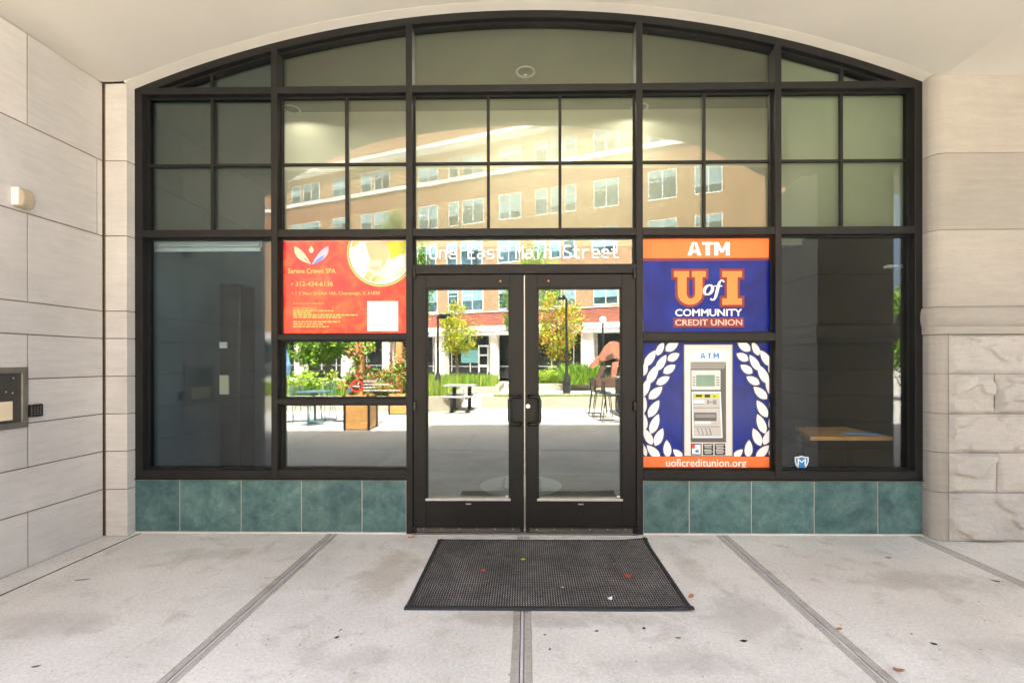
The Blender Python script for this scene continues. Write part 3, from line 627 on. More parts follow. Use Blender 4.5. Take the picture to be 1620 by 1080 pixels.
# glazing beads round every light (a small step between frame face and glass)
def beads(a, b, z0, z1, w=.014):
    mb = MB(); mb.box(a, a + w, .052, GY - .001, z0, z1); mb.box(b - w, b, .052, GY - .001, z0, z1)
    mb.box(a + w + .0002, b - w - .0002, .052, GY - .001, z0, z0 + w); mb.box(a + w + .0002, b - w - .0002, .052, GY - .001, z1 - w, z1)
    part('glazing_bead', mb, bevel=0)
lights = []; trn = random.Random(21)
for i, (a, b) in enumerate(bays): lights.append((a, b, Zb1, Zt0, 'upper'))
lights += [(bays[0][0], bays[0][1], Zs1, Zb0, ''), (bays[1][0], bays[1][1], 1.647, Zb0, ''), (bays[1][0], bays[1][1], 1.113, 1.603, ''), (bays[1][0], bays[1][1], Zs1, 1.069, ''),
           (bays[2][0], bays[2][1], 2.219, Zb0, ''), (bays[3][0], bays[3][1], 1.653, Zb0, ''), (bays[3][0], bays[3][1], Zs1, 1.589, ''), (bays[4][0], bays[4][1], Zs1, Zb0, '')]
for a, b, z0, z1, k in lights:
    beads(a, b, z0, z1); tx, tz = trn.uniform(-.0013, .0013), trn.uniform(-.0010, .0010); gp = MB().box(a + .001, b - .001, GY, GY + .008, z0 + .001, z1 - .001)
    gp.v = [(v_[0], v_[1] + (v_[0] - (a + b) / 2) * tx + (v_[2] - (z0 + z1) / 2) * tz, v_[2]) for v_ in gp.v]   # every pane sits a hair out of true
    part('glass_pane', gp, ('glass_upper' if k else ('glass_hazy' if a < 0 else 'glass_side') if b - a > 1.0785 and z1 - z0 > 1.9 else 'glass'), 0)
for i, (a, b) in enumerate(bays):                     # arched lights over the transom
    k = 14; xs = [a + .001 + (b - a - .002) * j / k for j in range(k + 1)]
    top = [(x, az(x, -th - .004)) for x in xs]; top = [p for p in top if p[1] > Zt1 + .004]
    lo = [(top[0][0], Zt1 + .001), (top[-1][0], Zt1 + .001)]
    mb = MB(); mb.prism([lo[0]] + top + [lo[1]], GY, GY + .008, 'y'); part('glass_pane', mb, 'glass_upper', 0)
plain('film_dark', (.036, .056, .066), .75, 0, .3, .9); plain('film_pale', (.25, .29, .22), .75, 0, .18, .8)
for i, mt in ((0, 'film_dark'), (4, 'film_pale')):     # obscured upper lights of the two end bays
    a, b = bays[i]; part('frosted_film', MB().box(a - .03, b + .03, .128, .132, Zb0 + .03, Zt0 + .04), mt, 0)
    xs = [a - .03 + (b - a + .06) * j / 14 for j in range(15)]; part('frosted_film', strip(MB(), [(x, az(min(max(x, XL), XR), -.01)) for x in xs], [(x, Zt0 + .045) for x in xs], .128, .132), mt, 0)
# muntins
def muntin_v(x, z0, z1): part('muntin', MB().box(x - .012, x + .012, .046, GY - .0015, z0, z1), bevel=.002)
for x in (-2.640, -1.502, -.312, .287, 1.482, 2.611): muntin_v(x, Zb1 + .015, Zt0 - .015)
for x in (-2.645, 2.615): muntin_v(x, Zt1, az(x, -th - .015))
for i, (a, b) in enumerate(bays):
    xs = [a + .014] + [x for x in (-2.640, -1.502, -.312, .287, 1.482, 2.611) if a < x < b] + [b - .014]
    mb = MB()
    for q, (p0, p1) in enumerate(zip(xs[:-1], xs[1:])):
        mb.box(p0 + (.0122 if q else 0), p1 - (.0122 if q < len(xs) - 2 else 0), .048, GY - .0015, 3.066, 3.088)
    part('muntin', mb, bevel=.002)
# double doors, glazing set in wide black stiles
def door(x0, x1, gx0, gx1, hx, flip, label):
    DY0, DY1 = .012, .060; z0, z1, g0, g1 = .012, 2.140, .281, 2.031
    d = MB(); d.box(x0, gx0, DY0, DY1, z0, z1); d.box(gx1, x1, DY0, DY1, z0, z1)
    d.box(gx0 + .0003, gx1 - .0003, DY0 + .0005, DY1, g1, z1 - .0005); d.box(gx0 + .0003, gx1 - .0003, DY0 + .0005, DY1, z0 + .0005, g0)
    dr = d.build('door', 'door_metal', store, bevel=.0025); dr['label'] = label
    s = MB(); w = .012
    s.box(gx0, gx0 + w, DY0 + .010, .036, g0, g1); s.box(gx1 - w, gx1, DY0 + .010, .036, g0, g1); s.box(gx0 + w, gx1 - w, DY0 + .010, .036, g1 - w, g1)
    s.build('glazing_bead', 'frame_metal', dr)
    MB().box(gx0 - .004, gx1 + .004, DY0 - .006, .036, g0 - .010, g0 + .008).build('glass_sill', 'aluminium', dr, bevel=.002)
    MB().box(gx0 + .001, gx1 - .001, .040, .047, g0 + .001, g1 - .001).build('glass_pane', 'glass', dr)
    # D pull
    k = 1 if flip else -1; pz0, pz1 = .905, 1.135; pts = []
    ex = hx + k * .060
    def P(x, y, z): return (x, y, z)
    pts = [P(hx, DY0 - .002, pz1), P(hx, DY0 - .030, pz1 + .001)]
    for q in range(1, 7):
        a_ = R(90 * q / 6); pts.append(P(hx + k * .045 * (1 - math.cos(a_)) * 1.0, DY0 - .030 - .018 * math.sin(a_), pz1 - .002))
    for q in range(1, 7):
        a_ = R(90 * q / 6); pts.append(P(hx + k * (.045 + .040 * math.sin(a_)), DY0 - .048, pz1 - .002 - .040 * (1 - math.cos(a_))))
    bot = [(x, y, pz0 + (pz1 - z)) for x, y, z in reversed(pts)]
    h = MB(); h.tube(pts + bot, .0125, 12)
    h.lathe([(.020, -.006), (.020, 0)], (hx, DY0 - .001, pz1), 16, axis='y'); h.lathe([(.020, -.006), (.020, 0)], (hx, DY0 - .001, pz0), 16, axis='y')
    h.build('pull_handle', 'handle_metal', dr, smooth=True)
    s = MB(); s.box(x0 + .03, x1 - .03, DY0 - .014, DY0 - .0005, .018, .050); s.box(x0 + .03, x1 - .03, DY0 - .018, DY0 - .0145, .044, .050)
    s.build('door_sweep', 'steel_dark', dr)
    for q in range(6):
        xx = x0 + .09 + (x1 - x0 - .18) * q / 5; MB().lathe([(.005, -.003), (.005, 0)], (xx, DY0 - .0182, .046), 10, axis='y').build('screw', 'aluminium', dr)
    hx2 = x0 + .012 if not flip else x1 - .012
    for zc, hh in ((2.145, .085), (1.055, .080), (.035, .055)):
        s = MB(); s.lathe([(.013, 0), (.015, .004), (.015, hh - .004), (.013, hh)], (hx2, DY0 - .013, zc - hh / 2), 14); s.build('hinge', 'handle_metal', dr, smooth=False)
    s = MB(); lx = (x0 + x1) / 2; s.box(lx - .022, lx + .022, DY0 - .0015, DY0 - .0002, .240, .250); s.build('maker_plate', 'aluminium', dr)
    s = MB(); s.box(gx1 - .040, gx1 - .016, .0385, .0398, g0 + .014, g0 + .026); s.build('sticker', 'white', dr)
    s = MB(); sx = x1 - .19 if not flip else x0 + .19; s.lathe([(.008, -.002), (.008, 0)], (sx, DY0 - .0002, 2.086), 12, axis='y'); s.build('screw_cap', 'leaf_orange', dr)
    return dr
dl = door(-.934, -.020, -.830, -.132, -.052, False, 'door leaf with its pull handle beside the hairline gap and no lock')
drr = door(-.003, .905, .095, .793, .030, True, 'door leaf with a round lock cylinder beside its pull handle')
lx, lz = pol(834.5, 642.5)
s = MB(); s.lathe([(.017, -.008), (.019, -.004), (.019, 0)], (lx + .004, .0118, lz), 20, axis='y'); s.lathe([(.010, -.011), (.010, -.008)], (lx + .004, .0118, lz), 16, axis='y')
s.build('lock_cylinder', 'aluminium', drr)
part('meeting_strip', MB().box(-.0155, -.0075, .024, .03, .02, 2.135), 'aluminium', 0)
part('threshold', MB().box(-.936, .907, -.055, .10, .0005, .010), 'aluminium', .002)
# stroke lettering on the transom glass
G = {'O': [[(0, .12), (0, .88), (.12, 1), (.48, 1), (.6, .88), (.6, .12), (.48, 0), (.12, 0), (0, .12)]],
     'n': [[(0, 0), (0, .68)], [(0, .55), (.14, .68), (.42, .68), (.54, .56), (.54, 0)]],
     'e': [[(0, .34), (.54, .34), (.54, .56), (.42, .68), (.12, .68), (0, .56), (0, .12), (.12, 0), (.5, 0)]],
     'E': [[(.55, 1), (0, 1), (0, 0), (.55, 0)], [(0, .52), (.42, .52)]],
     'a': [[(.08, .68), (.42, .68), (.54, .56), (.54, 0)], [(.54, .38), (.12, .38), (0, .28), (0, .1), (.12, 0), (.54, 0)]],
     's': [[(.54, .68), (.12, .68), (0, .58), (0, .44), (.1, .36), (.44, .33), (.54, .24), (.54, .1), (.42, 0), (0, 0)]],
     't': [[(.2, 1), (.2, .12), (.32, 0), (.52, 0)], [(0, .68), (.48, .68)]],
     'M': [[(0, 0), (0, 1), (.3, .55), (.6, 1), (.6, 0)]], 'i': [[(.1, .68), (.27, .68), (.27, 0)], [(.27, .92), (.27, .97)]],
     'S': [[(.6, 1), (.12, 1), (0, .88), (0, .66), (.6, .36), (.6, .12), (.48, 0), (0, 0)]],
     'r': [[(0, 0), (0, .68)], [(0, .5), (.16, .66), (.5, .68)]]}
mb = MB(); adv = None
x0, z0 = pol(681, 409, GY); x1, z1 = pol(976, 389, GY); adv = (x1 - x0) / 19.55; hh = z1 - z0
nb = 0
for k, ch in enumerate('One East Main Street'):
    for st in G.get(ch, []):
        pts = [(x0 + k * adv + p[0] * adv * 1.18, GY - .003, z0 + p[1] * hh) for p in st]
        for p, q in zip(pts[:-1], pts[1:]):
            d = Vector(q) - Vector(p); d.normalize(); nb += 1; o_ = Vector((0, -.00025 * (nb % 5), 0)); a_ = d.cross(Vector((0, 1, 0))) * .0074; c_ = Vector((0, .001, 0)); e0, e1 = Vector(p) - d * .0055 + o_, Vector(q) + d * .0055 + o_; mb.add([e + a_ * i + c_ * j for e in (e0, e1) for i, j in ((-1, -1), (1, -1), (1, 1), (-1, 1))], [(0, 1, 2, 3), (7, 6, 5, 4), (0, 4, 5, 1), (1, 5, 6, 2), (2, 6, 7, 3), (3, 7, 4, 0)])
for k, v_ in enumerate(mb.v): pass
o = mb.build('lettering', 'ink_white', store); o['label'] = 'thin white address lettering on the transom glass'

# tiled base walls
def base_wall(edges, label):
    r = empty('tiled_base_wall', ((edges[0] + edges[-1]) / 2, 0, 0), label, 'low wall', 'green tiled base walls under the windows')
    mb = MB(); mb.box(edges[0], edges[-1], .006, .12, 0, .4435); mb.build('backing', 'grout', r)
    mb = MB()
    for a, b in zip(edges[:-1], edges[1:]): mb.box(a + .004, b - .004, 0.0, .006, .014, .438)
    mb.build('tiles', 'tile', r, bevel=.0015)
    mb = MB(); mb.box(edges[0], edges[-1], -.008, .0, 0.0, .011); mb.build('caulk_line', 'caulk', r, bevel=.003)
base_wall([-3.262, -2.885, -2.37, -1.865, -1.36, -.992], 'green tiled base wall between the pilaster and the doors')
base_wall([.963, 1.338, 1.845, 2.355, 2.87, 3.228], 'green tiled base wall between the doors and the rock-faced pier')

# ------------------------------------------------------------------ things on the left wall
xw = WX
def wall_pt(px, py):                                   # photo point on the side wall plane
    u0 = (px - 821.5) / 745.; v0 = (572. - py) / 745.; ya = math.atan(.0141)
    dx, dy = -math.sin(ya) + u0 * math.cos(ya), math.cos(ya) + u0 * math.sin(ya); k = xw / dx
    return k * dy - 3.88, 1.42 + k * v0
r = empty('intercom_panel', (xw, -.86, 1.18), 'flush steel intercom panel with a paper notice on the limestone wall', 'intercom')
ya0, yb0, za0, zb0 = -1.12, -.672, .975, 1.388
mb = MB(); f = .040
mb.box(xw, xw + .016, ya0, yb0, zb0 - f, zb0); mb.box(xw, xw + .016, ya0, yb0, za0, za0 + f)
mb.box(xw, xw + .0155, yb0 - f, yb0, za0 + f, zb0 - f); mb.box(xw, xw + .0155, ya0, ya0 + f, za0 + f, zb0 - f); mb.build('frame', 'steel', r, bevel=.004)
MB().box(xw + .001, xw + .006, ya0 + f, yb0 - f, za0 + f, zb0 - f).build('face_plate', 'steel_dark', r)
MB().box(xw + .006, xw + .0075, ya0 + .06, -.765, 1.035, 1.16).build('paper_notice', 'ink_cream', r)
for yy, zz in ((-.76, 1.315), (-.765, 1.215), (-.805, 1.225), (-.85, 1.27), (-.90, 1.30)): MB().box(xw + .006, xw + .009, yy - .005, yy + .005, zz - .005, zz + .005).build('button', 'aluminium', r, bevel=.002)
r = empty('keypad', (xw, -.625, 1.09), 'small black keypad beside the intercom panel', 'keypad')
MB().box(xw, xw + .032, -.667, -.585, 1.040, 1.128).build('housing', 'black_plastic', r, bevel=.006)
mb = MB()
for a in range(3):
    for c in range(4): mb.box(xw + .032, xw + .034, -.652 + a * .020, -.641 + a * .020, 1.056 + c * .016, 1.063 + c * .016)
mb.build('keys', 'steel', r)
r = empty('wall_sensor', (xw, -.72, 2.56), 'small beige wedge shaped sensor high on the limestone wall', 'wall sensor')
mb = MB()
prof = [(0, .070), (.030, .070), (.058, .045), (.070, .0), (.062, -.04), (.045, -.060), (0, -.065)]
vs = []
for yy, k in ((-.755, .85), (-.745, 1.0), (-.680, 1.0), (-.665, .85)):
    for p, z in prof: vs.append((xw + p * k, yy, 2.535 + z * (1 if k == 1 else .92)))
n = len(prof); fs = [(i * n + j, i * n + j + 1, (i + 1) * n + j + 1, (i + 1) * n + j) for i in range(3) for j in range(n - 1)] + [tuple(range(n)), tuple(range(4 * n - 1, 3 * n - 1, -1))]
mb.add(vs, fs); mb.build('housing', 'sensor_beige', r, smooth=False, bevel=.006)
mb = MB(); mb.box(xw, xw + .045, -.766, -.756, 2.48, 2.598); mb.build('lens', 'white', r)

# ------------------------------------------------------------------ window signs (prints fixed behind the glass)
SY = GY - .0015                                        # prints lie on the outer face of the glass
def rect(mb, a, b, dep, thick=.0008, m=0):
    (xa, za), (xb, zb) = pol(a[0], a[1], SY), pol(b[0], b[1], SY)
    mb.box(min(xa, xb), max(xa, xb), SY - dep - thick, SY - dep, min(za, zb), max(za, zb), m)
def simple(name, mat, a, b, dep, parent):
    mb = MB(); rect(mb, a, b, dep); return mb.build(name, mat, parent)
def poly(mb, pts, dep, thick=.0008, m=0): mb.prism([pol(x, y, SY) for x, y in pts], SY - dep - thick, SY - dep, 'y', m)
def atm(name, a, b, dep, mat, parent, gap=.06, wt=.27):
    mb = MB(); x0, y0, x1, y1 = a[0], a[1], b[0], b[1]; W = x1 - x0
    def L(pts, u0, u1, d): poly(mb, [(x0 + W * (u0 + (u1 - u0) * u), y1 - (y1 - y0) * v) for u, v in pts], d, .0005)
    w = (1 - 2 * gap) ; ws = (w * .34, w * .28, w * .38); a0 = 0; t0 = ws[0] + gap; m0 = t0 + ws[1] + gap; q = wt
    L([(0, 0), (q, 0), (.5 + q * .02, 1), (.5 - q * .55, 1)], a0, ws[0], dep); L([(1, 0), (1 - q, 0), (.5 - q * .02, 1), (.5 + q * .55, 1)], a0, ws[0], dep + .0002); L([(.22, .20), (.78, .20), (.70, .42), (.30, .42)], a0, ws[0], dep + .0004)
    L([(0, .80), (1, .80), (1, 1), (0, 1)], t0, t0 + ws[1], dep); L([(.5 - q * .62, 0), (.5 + q * .62, 0), (.5 + q * .62, .81), (.5 - q * .62, .81)], t0, t0 + ws[1], dep + .0002)
    k = q * .86
    L([(0, 0), (k, 0), (k, 1), (0, 1)], m0, 1, dep); L([(1 - k, 0), (1, 0), (1, 1), (1 - k, 1)], m0, 1, dep + .0001); L([(k * .2, 1), (k * 1.1, 1), (.5 + k * .35, .22), (.5 - k * .35, .22)], m0, 1, dep + .0002); L([(1 - k * .2, 1), (1 - k * 1.1, 1), (.5 - k * .35, .22), (.5 + k * .35, .22)], m0, 1, dep + .0003)
    return mb.build(name, mat, parent)
def txt(name, s, a, b, dep, mat, parent, bold=0.0, shear=0.0):
    (xa, za), (xb, zb) = pol(a[0], b[1], SY), pol(b[0], a[1], SY)
    return letters(name, s, xa, xb, za, zb, SY - dep, mat, parent, bold, shear)
# spa poster
x_, z_ = pol(545, 528, SY)
sp_ = empty('spa_poster', (x_, SY, z_), 'red spa advertisement poster stuck on the glass above a reflected garden', 'poster')
simple('sheet', 'ink_redwash', (446.5, 379.5), (643, 528.5), 0, sp_)
simple('border', 'ink_pink', (446.5, 379), (643, 381.2), .001, sp_)
def petal(p0, p1, bulge, m, mb, dep):
    (ax, ay), (bx, by) = p0, p1; L = math.hypot(bx - ax, by - ay); nx, ny = -(by - ay) / L, (bx - ax) / L; up_, dn = [], []
    for k in range(13):
        f = k / 12; w = math.sin(math.pi * f ** .8) * bulge
        up_.append((ax + (bx - ax) * f + nx * w, ay + (by - ay) * f + ny * w)); dn.append((ax + (bx - ax) * f - nx * w * .45, ay + (by - ay) * f - ny * w * .45))
    poly(mb, up_ + dn[-2:0:-1], dep, .0006, m)
mb = MB()
petal((466, 389.5), (492, 418), 8.5, 0, mb, .001); petal((519.5, 389.5), (493.5, 418), -8.5, 1, mb, .001); petal((513, 404), (494.5, 418), -3.6, 2, mb, .0018); petal((479, 406), (491, 417), 1.5, 3, mb, .0018)
poly(mb, [(492.5, 388.5), (496.5, 395), (495.5, 399), (492.5, 400.5), (489.5, 399), (488.5, 395)], .001, .0006, 0)
mb.build('emblem', ['ink_cream', 'ink_lilac', 'ink_sky', 'ink_shadegrey'], sp_)
txt('lettering', 'Serene Crown SPA', (456, 424.5), (531, 432.5), .001, 'ink_gold', sp_, .01)
txt('lettering', '• 312-434-6136', (461, 445), (527, 453), .001, 'ink_gold', sp_, .012)
txt('lettering', '• 1 E Main St Unit 106, Champaign, IL 61820', (462, 461), (601, 468), .001, 'ink_gold', sp_, .006)
txt('lettering', 'Business hours 9am-9pm', (464, 478), (512, 482.5), .001, 'ink_gold', sp_)
txt('lettering', 'BOOK ONLINE NOW', (464, 486), (501, 489.5), .001, 'ink_gold', sp_)
mb = MB(); rr = random.Random(3)
for yy, xe in ((491.5, 528), (494.8, 493), (498.2, 566), (501.8, 540), (509, 538), (512.6, 512), (516.6, 520)):
    x = 464.0
    while x < xe:
        w = rr.uniform(2.5, 8); rect(mb, (x, yy - 1.1), (min(x + w, xe), yy + 1.0), .001, .0006); x += w + 1.4
mb.build('small_print', 'ink_gold', sp_)
# circular picture: clip a disc to the sheet's edges
def disc_poly(cx, cy, r, x1, y0):
    P = []
    for k in range(120):
        a = 2 * math.pi * k / 120; x, y = cx + r * math.cos(a), cy + r * math.sin(a)
        P.append((min(x, x1), max(y, y0)))
    Q = [P[0]]
    for p in P[1:]:
        if abs(p[0] - Q[-1][0]) + abs(p[1] - Q[-1][1]) > .05: Q.append(p)
    return Q
mb = MB(); poly(mb, disc_poly(602.5, 400, 53.5, 642.8, 381.3), .001, .0005, 0); poly(mb, disc_poly(602.5, 400, 51.5, 642.8, 381.3), .0016, .0005, 1); poly(mb, disc_poly(602.5, 400, 49.5, 642.8, 381.3), .0022, .0005, 2)
mb.build('picture_border', ['ink_gold', 'ink_green', 'ink_white'], sp_)
mb = MB(); poly(mb, disc_poly(602.5, 400, 47.8, 642.8, 381.3), .0028, .0005, 0)
poly(mb, [(556, 392), (578, 382), (590, 384), (588, 408), (576, 440), (565, 430), (557, 412)], .0034, .0004, 4)
poly(mb, [(578, 384), (612, 381.6), (616, 406), (608, 420), (600, 428), (588, 414), (582, 400)], .0038, .0004, 1)
poly(mb, [(612, 381.8), (642, 381.8), (642, 400), (618, 410)], .0036, .0004, 3)
poly(mb, [(600, 436), (612, 414), (642, 402), (642, 426), (630, 438), (612, 446)], .0042, .0004, 2)
for k in range(4): poly(mb, [(606 + k * 4, 434 - k * 6), (640, 418 - k * 4.4), (641, 420 - k * 4.4), (607 + k * 4, 437 - k * 6)], .0047, .0003, 4)
for k in range(4): poly(mb, [(583 + k * 5.5, 412), (587 + k * 5.5, 411), (590 + k * 4.5, 426 + k), (586 + k * 4.5, 429 + k), (583.5 + k * 4.6, 424)], .0047, .0003, 5)
mb.build('round_picture', ['ink_photo', 'ink_skin', 'ink_towel', 'ink_lime', 'ink_white', 'ink_cream'], sp_)
simple('blank_card', 'ink_white', (581, 476.5), (630, 523.5), .001, sp_)
# no smoking sticker
x_, z_ = pol(570, 625, SY)
ns = empty('no_smoking_sticker', (x_, SY, z_), 'round red no smoking sticker with white print below the spa poster', 'sticker')
cx_, cz_ = pol(564.5, 610.5, GY - .002)
mb = MB(); ring_mesh(mb, cx_, cz_, .041, .055, GY - .003, GY - .001); 
for s_ in (1,):
    mb.prism([(cx_ - .036, cz_ + .030), (cx_ - .030, cz_ + .036), (cx_ + .036, cz_ - .030), (cx_ + .030, cz_ - .036)], GY - .003, GY - .001, 'y')
mb.build('ban_ring', 'ink_red', ns)
mb = MB(); mb.box(cx_ - .034, cx_ + .024, GY - .0045, GY - .0032, cz_ - .006, cz_ + .004); mb.prism([(cx_ + .004, cz_ + .012), (cx_ + .016, cz_ + .032), (cx_ + .022, cz_ + .030), (cx_ + .012, cz_ + .010)], GY - .0045, GY - .0032, 'y')
mb.build('cigarette', 'ink_white', ns)
def txy(s, a, b, mat, parent, bold=0.0):
    (xa, za), (xb, zb) = pol(a[0], b[1], GY), pol(b[0], a[1], GY); letters('lettering', s, xa, xb, za, zb, GY - .002, mat, parent, bold)
txy('NO SMOKING', (575, 601), (596, 605), 'ink_white', ns, .015)
mb = MB()
for yy, xs_ in ((608, (575, 616)), (612.6, (575, 595)), (617.2, (575, 634))):
    x = xs_[0]
    while x < xs_[1]:
        w = rr.uniform(1.5, 5); (xa, za), (xb, zb) = pol(x, yy + 1.0, GY), pol(min(x + w, xs_[1]), yy - 1.0, GY); mb.box(xa, xb, GY - .0026, GY - .0014, za, zb); x += w + 1.0
mb.build('small_print', 'ink_white', ns)
# credit union sign above
x_, z_ = pol(1120, 526, SY)
cu_ = empty('credit_union_sign', (x_, SY, z_), 'blue credit union window sign under an orange ATM header', 'window sign')
simple('sheet', 'ink_blueglow', (1017.5, 408.5), (1219, 526), 0, cu_)
simple('header_band', 'ink_orange', (1017.5, 375), (1223, 408.5), .0, cu_)
simple('band_lower_strip', 'ink_darkred', (1017.5, 408.6), (1219, 412), .0005, cu_)  # narrow dark red strip under the orange header
atm('lettering', (1087.5, 383), (1154.5, 404.2), .001, 'ink_white', cu_, .015, .30)
def slab(which, e, dep, name, mat):
    mb = MB(); c = [0]
    def st(): c[0] += 1; return dep + .00006 * c[0]
    def rc(a, b, c_, d): rect(mb, (a - e, b - e), (c_ + e, d + e), st(), .0004)
    if which == 'U':
        rc(1066, 429, 1090, 438.2); rc(1094.5, 429, 1116.5, 438.2); rc(1072, 430, 1086, 464); rc(1099.5, 430, 1111, 464)
        o, i = [], []
        for k in range(25):
            a = R(180 + 180 * k / 24); o.append((1091.5 + (19.5 + e) * math.cos(a), 463.9 - (18 + e) * math.sin(a))); i.append((1092.8 + max(2.5, 6.8 - e) * math.cos(a), 463.9 - max(3, 8.5 - e) * math.sin(a)))
        for k in range(24): poly(mb, [o[k], o[k + 1], i[k + 1], i[k]], dep, .0004)
    else: rc(1142.5, 429, 1173.5, 438.2); rc(1150, 430, 1166.5, 481); rc(1142.5, 472, 1173.5, 482)
    mb.build(name, mat, cu_)
for w_ in 'UI': slab(w_, 4.0, .0008, 'letter_outline', 'ink_darkred'); slab(w_, 0.0, .0022, 'letter', 'ink_letter')
mb = MB()
def stroke(mb, pts, ws, dep):
    L, Rr = [], []
    for k, (x, y) in enumerate(pts):
        a = pts[max(0, k - 1)]; b = pts[min(len(pts) - 1, k + 1)]; l = math.hypot(b[0] - a[0], b[1] - a[1]) or 1; nx, ny = -(b[1] - a[1]) / l, (b[0] - a[0]) / l
        L.append((x + nx * ws[k], y + ny * ws[k])); Rr.append((x - nx * ws[k], y - ny * ws[k]))
    for k in range(len(pts) - 1): poly(mb, [L[k], L[k + 1], Rr[k + 1], Rr[k]], dep, .0006)
op = []; ow = []
for k in range(25):
    a = 2 * math.pi * k / 24; x, y = 6.2 * math.cos(a), 7.4 * math.sin(a); op.append((1120.5 + x - y * .28, 458.5 + y)); ow.append(1.1 + 1.3 * abs(math.cos(a)))
stroke(mb, op, ow, .0032)
fp = [(1145, 446.5), (1143.4, 443.6), (1140.4, 443.6), (1137.8, 447), (1136, 453), (1134, 461), (1132, 469), (1129.5, 473.6), (1126, 474.6), (1123.8, 472.4)]
stroke(mb, fp, [1.6, 1.1, 1.2, 1.8, 2.3, 2.4, 2.1, 1.5, 1.2, 1.6], .0034); stroke(mb, [(1129.5, 452.5), (1142.5, 452.5)], [.9, .9], .0040)
mb.build('script_word', 'ink_white', cu_)
txt('lettering', 'COMMUNITY', (1068, 488.5), (1174, 500.2), .001, 'ink_white', cu_, .022)
simple('text_backing', 'ink_darkred', (1065, 502.5), (1177, 517.5), .0006, cu_)
txt('lettering', 'CREDIT UNION', (1068, 505), (1174, 515), .002, 'ink_pink', cu_, .018)
# ATM sign below
x_, z_ = pol(1120, 743, SY)
at_ = empty('cash_machine_sign', (x_, SY, z_), 'blue window sign picturing a cash machine between white laurel leaves', 'window sign')
simple('sheet', 'ink_blueglow', (1017.5, 540.5), (1222, 722), 0, at_)
simple('footer_band', 'ink_orange', (1017.5, 721.8), (1222.5, 744), .0008, at_)
txt('lettering', 'uoficreditunion.org', (1053.5, 725.5), (1180.5, 741.5), .002, 'ink_white', at_, .008)
leafs = [  # (centre in sign coordinates, length, width, angle) for the half wreath beside the machine
    (782, 80, 112, 62, 38), (772, 162, 92, 56, 30), (802, 252, 98, 56, 34), (850, 336, 104, 54, 30), (905, 428, 124, 62, 42), (918, 546, 138, 62, 58), (912, 658, 146, 62, 68),
    (880, 756, 132, 62, 66), (818, 843, 122, 58, 94), (738, 882, 92, 50, 136), (870, 100, 104, 48, 64), (862, 205, 126, 54, 58), (945, 172, 132, 58, 56), (925, 290, 150, 62, 62),
    (986, 250, 100, 46, 78), (978, 388, 144, 58, 68), (993, 520, 124, 46, 84), (990, 640, 124, 48, 96), (962, 752, 128, 56, 118), (922, 866, 128, 60, 134), (990, 850, 96, 34, 108)]
def leaf_poly(cx, cy, L, W, ang, grow=0):
    P = []
    for k in range(20):
        f = k / 10 if k <= 10 else (20 - k) / 10; u = 1 - 2 * f; w = (max(0, 1 - abs(u) ** 2.3)) ** .9 * (1 if k < 10 else -1)
        x, y = u * (L * .54 + grow), w * (W * .50 + grow * .9) * (1 + .22 * u)
        a = R(ang); P.append((cx + x * math.cos(a) - y * math.sin(a), cy + x * math.sin(a) + y * math.cos(a)))
    return P
def to_px(P, mirror):
    Q = []
    for x, y in P:
        if mirror: x = 1032 - x
        X, Y = 1010 + x / 4.696, 530 + y / 4.696; Q.append((min(1221.8, max(1017.7, X)), min(721.6, max(540.8, Y))))
    return Q
for nm, mt, gr, dp, tk in (('leaf_outline', 'ink_navy', 12, .0008, .0004), ('laurel_leaf', 'ink_white', 0, .0016, .0004)):
    for mir in (False, True):
        mb = MB(); z = 0
        for cx, cy, L, W, a in leafs: poly(mb, to_px(leaf_poly(cx, cy, L, W, a + 0, gr), mir), dp + z * .00001, tk); z += 1
        mb.build(nm, mt, at_)
def zp(x, y): return (1010 + x / 4.696, 530 + y / 4.696)
def zrect(mb, x0, y0, x1, y1, dep, m=0, th=.0005): rect(mb, zp(x0, y0), zp(x1, y1), dep, th, m)
mach = MB(); zrect(mach, 338, 70, 698, 897, .0026, 0); zrect(mach, 326, 66, 338, 900, .0020, 1); zrect(mach, 698, 66, 708, 900, .0020, 1)
zrect(mach, 345, 76, 690, 892, .0030, 2); zrect(mach, 386, 200, 650, 795, .0034, 3); poly(mach, [zp(386, 204), zp(650, 204), zp(636, 250), zp(386, 250)], .0038, .0004, 4)
mach = mach.build('machine_picture', ['ink_grey', 'ink_navy', 'ink_lightgrey', 'ink_darkgrey', 'ink_shadegrey'], at_)
mb = MB(); zrect(mb, 392, 260, 608, 405, .0042, 0); zrect(mb, 427, 295, 566, 380, .0048, 1)
for k in range(4): zrect(mb, 400, 308 + 19 * k, 422, 318 + 19 * k, .0048, 2); zrect(mb, 574, 308 + 19 * k, 600, 318 + 19 * k, .0048, 2)
mb.build('screen', ['ink_lightgrey', 'ink_screen', 'ink_shadegrey'], mach)
mb = MB(); poly(mb, [zp(394, 418), zp(610, 418), zp(624, 762), zp(400, 762)], .0042, .0004, 0); poly(mb, [zp(402, 430), zp(602, 430), zp(614, 752), zp(408, 752)], .0047, .0004, 1)
zrect(mb, 406, 438, 596, 464, .0052, 2); zrect(mb, 424, 442, 470, 458, .0056, 3); zrect(mb, 490, 440, 530, 462, .0056, 3); zrect(mb, 552, 446, 572, 460, .0056, 4)
zrect(mb, 408, 482, 488, 508, .0052, 0); zrect(mb, 408, 506, 488, 512, .0056, 5); zrect(mb, 508, 480, 524, 514, .0052, 5); zrect(mb, 552, 480, 578, 514, .0052, 5); zrect(mb, 524, 492, 552, 502, .0052, 5)
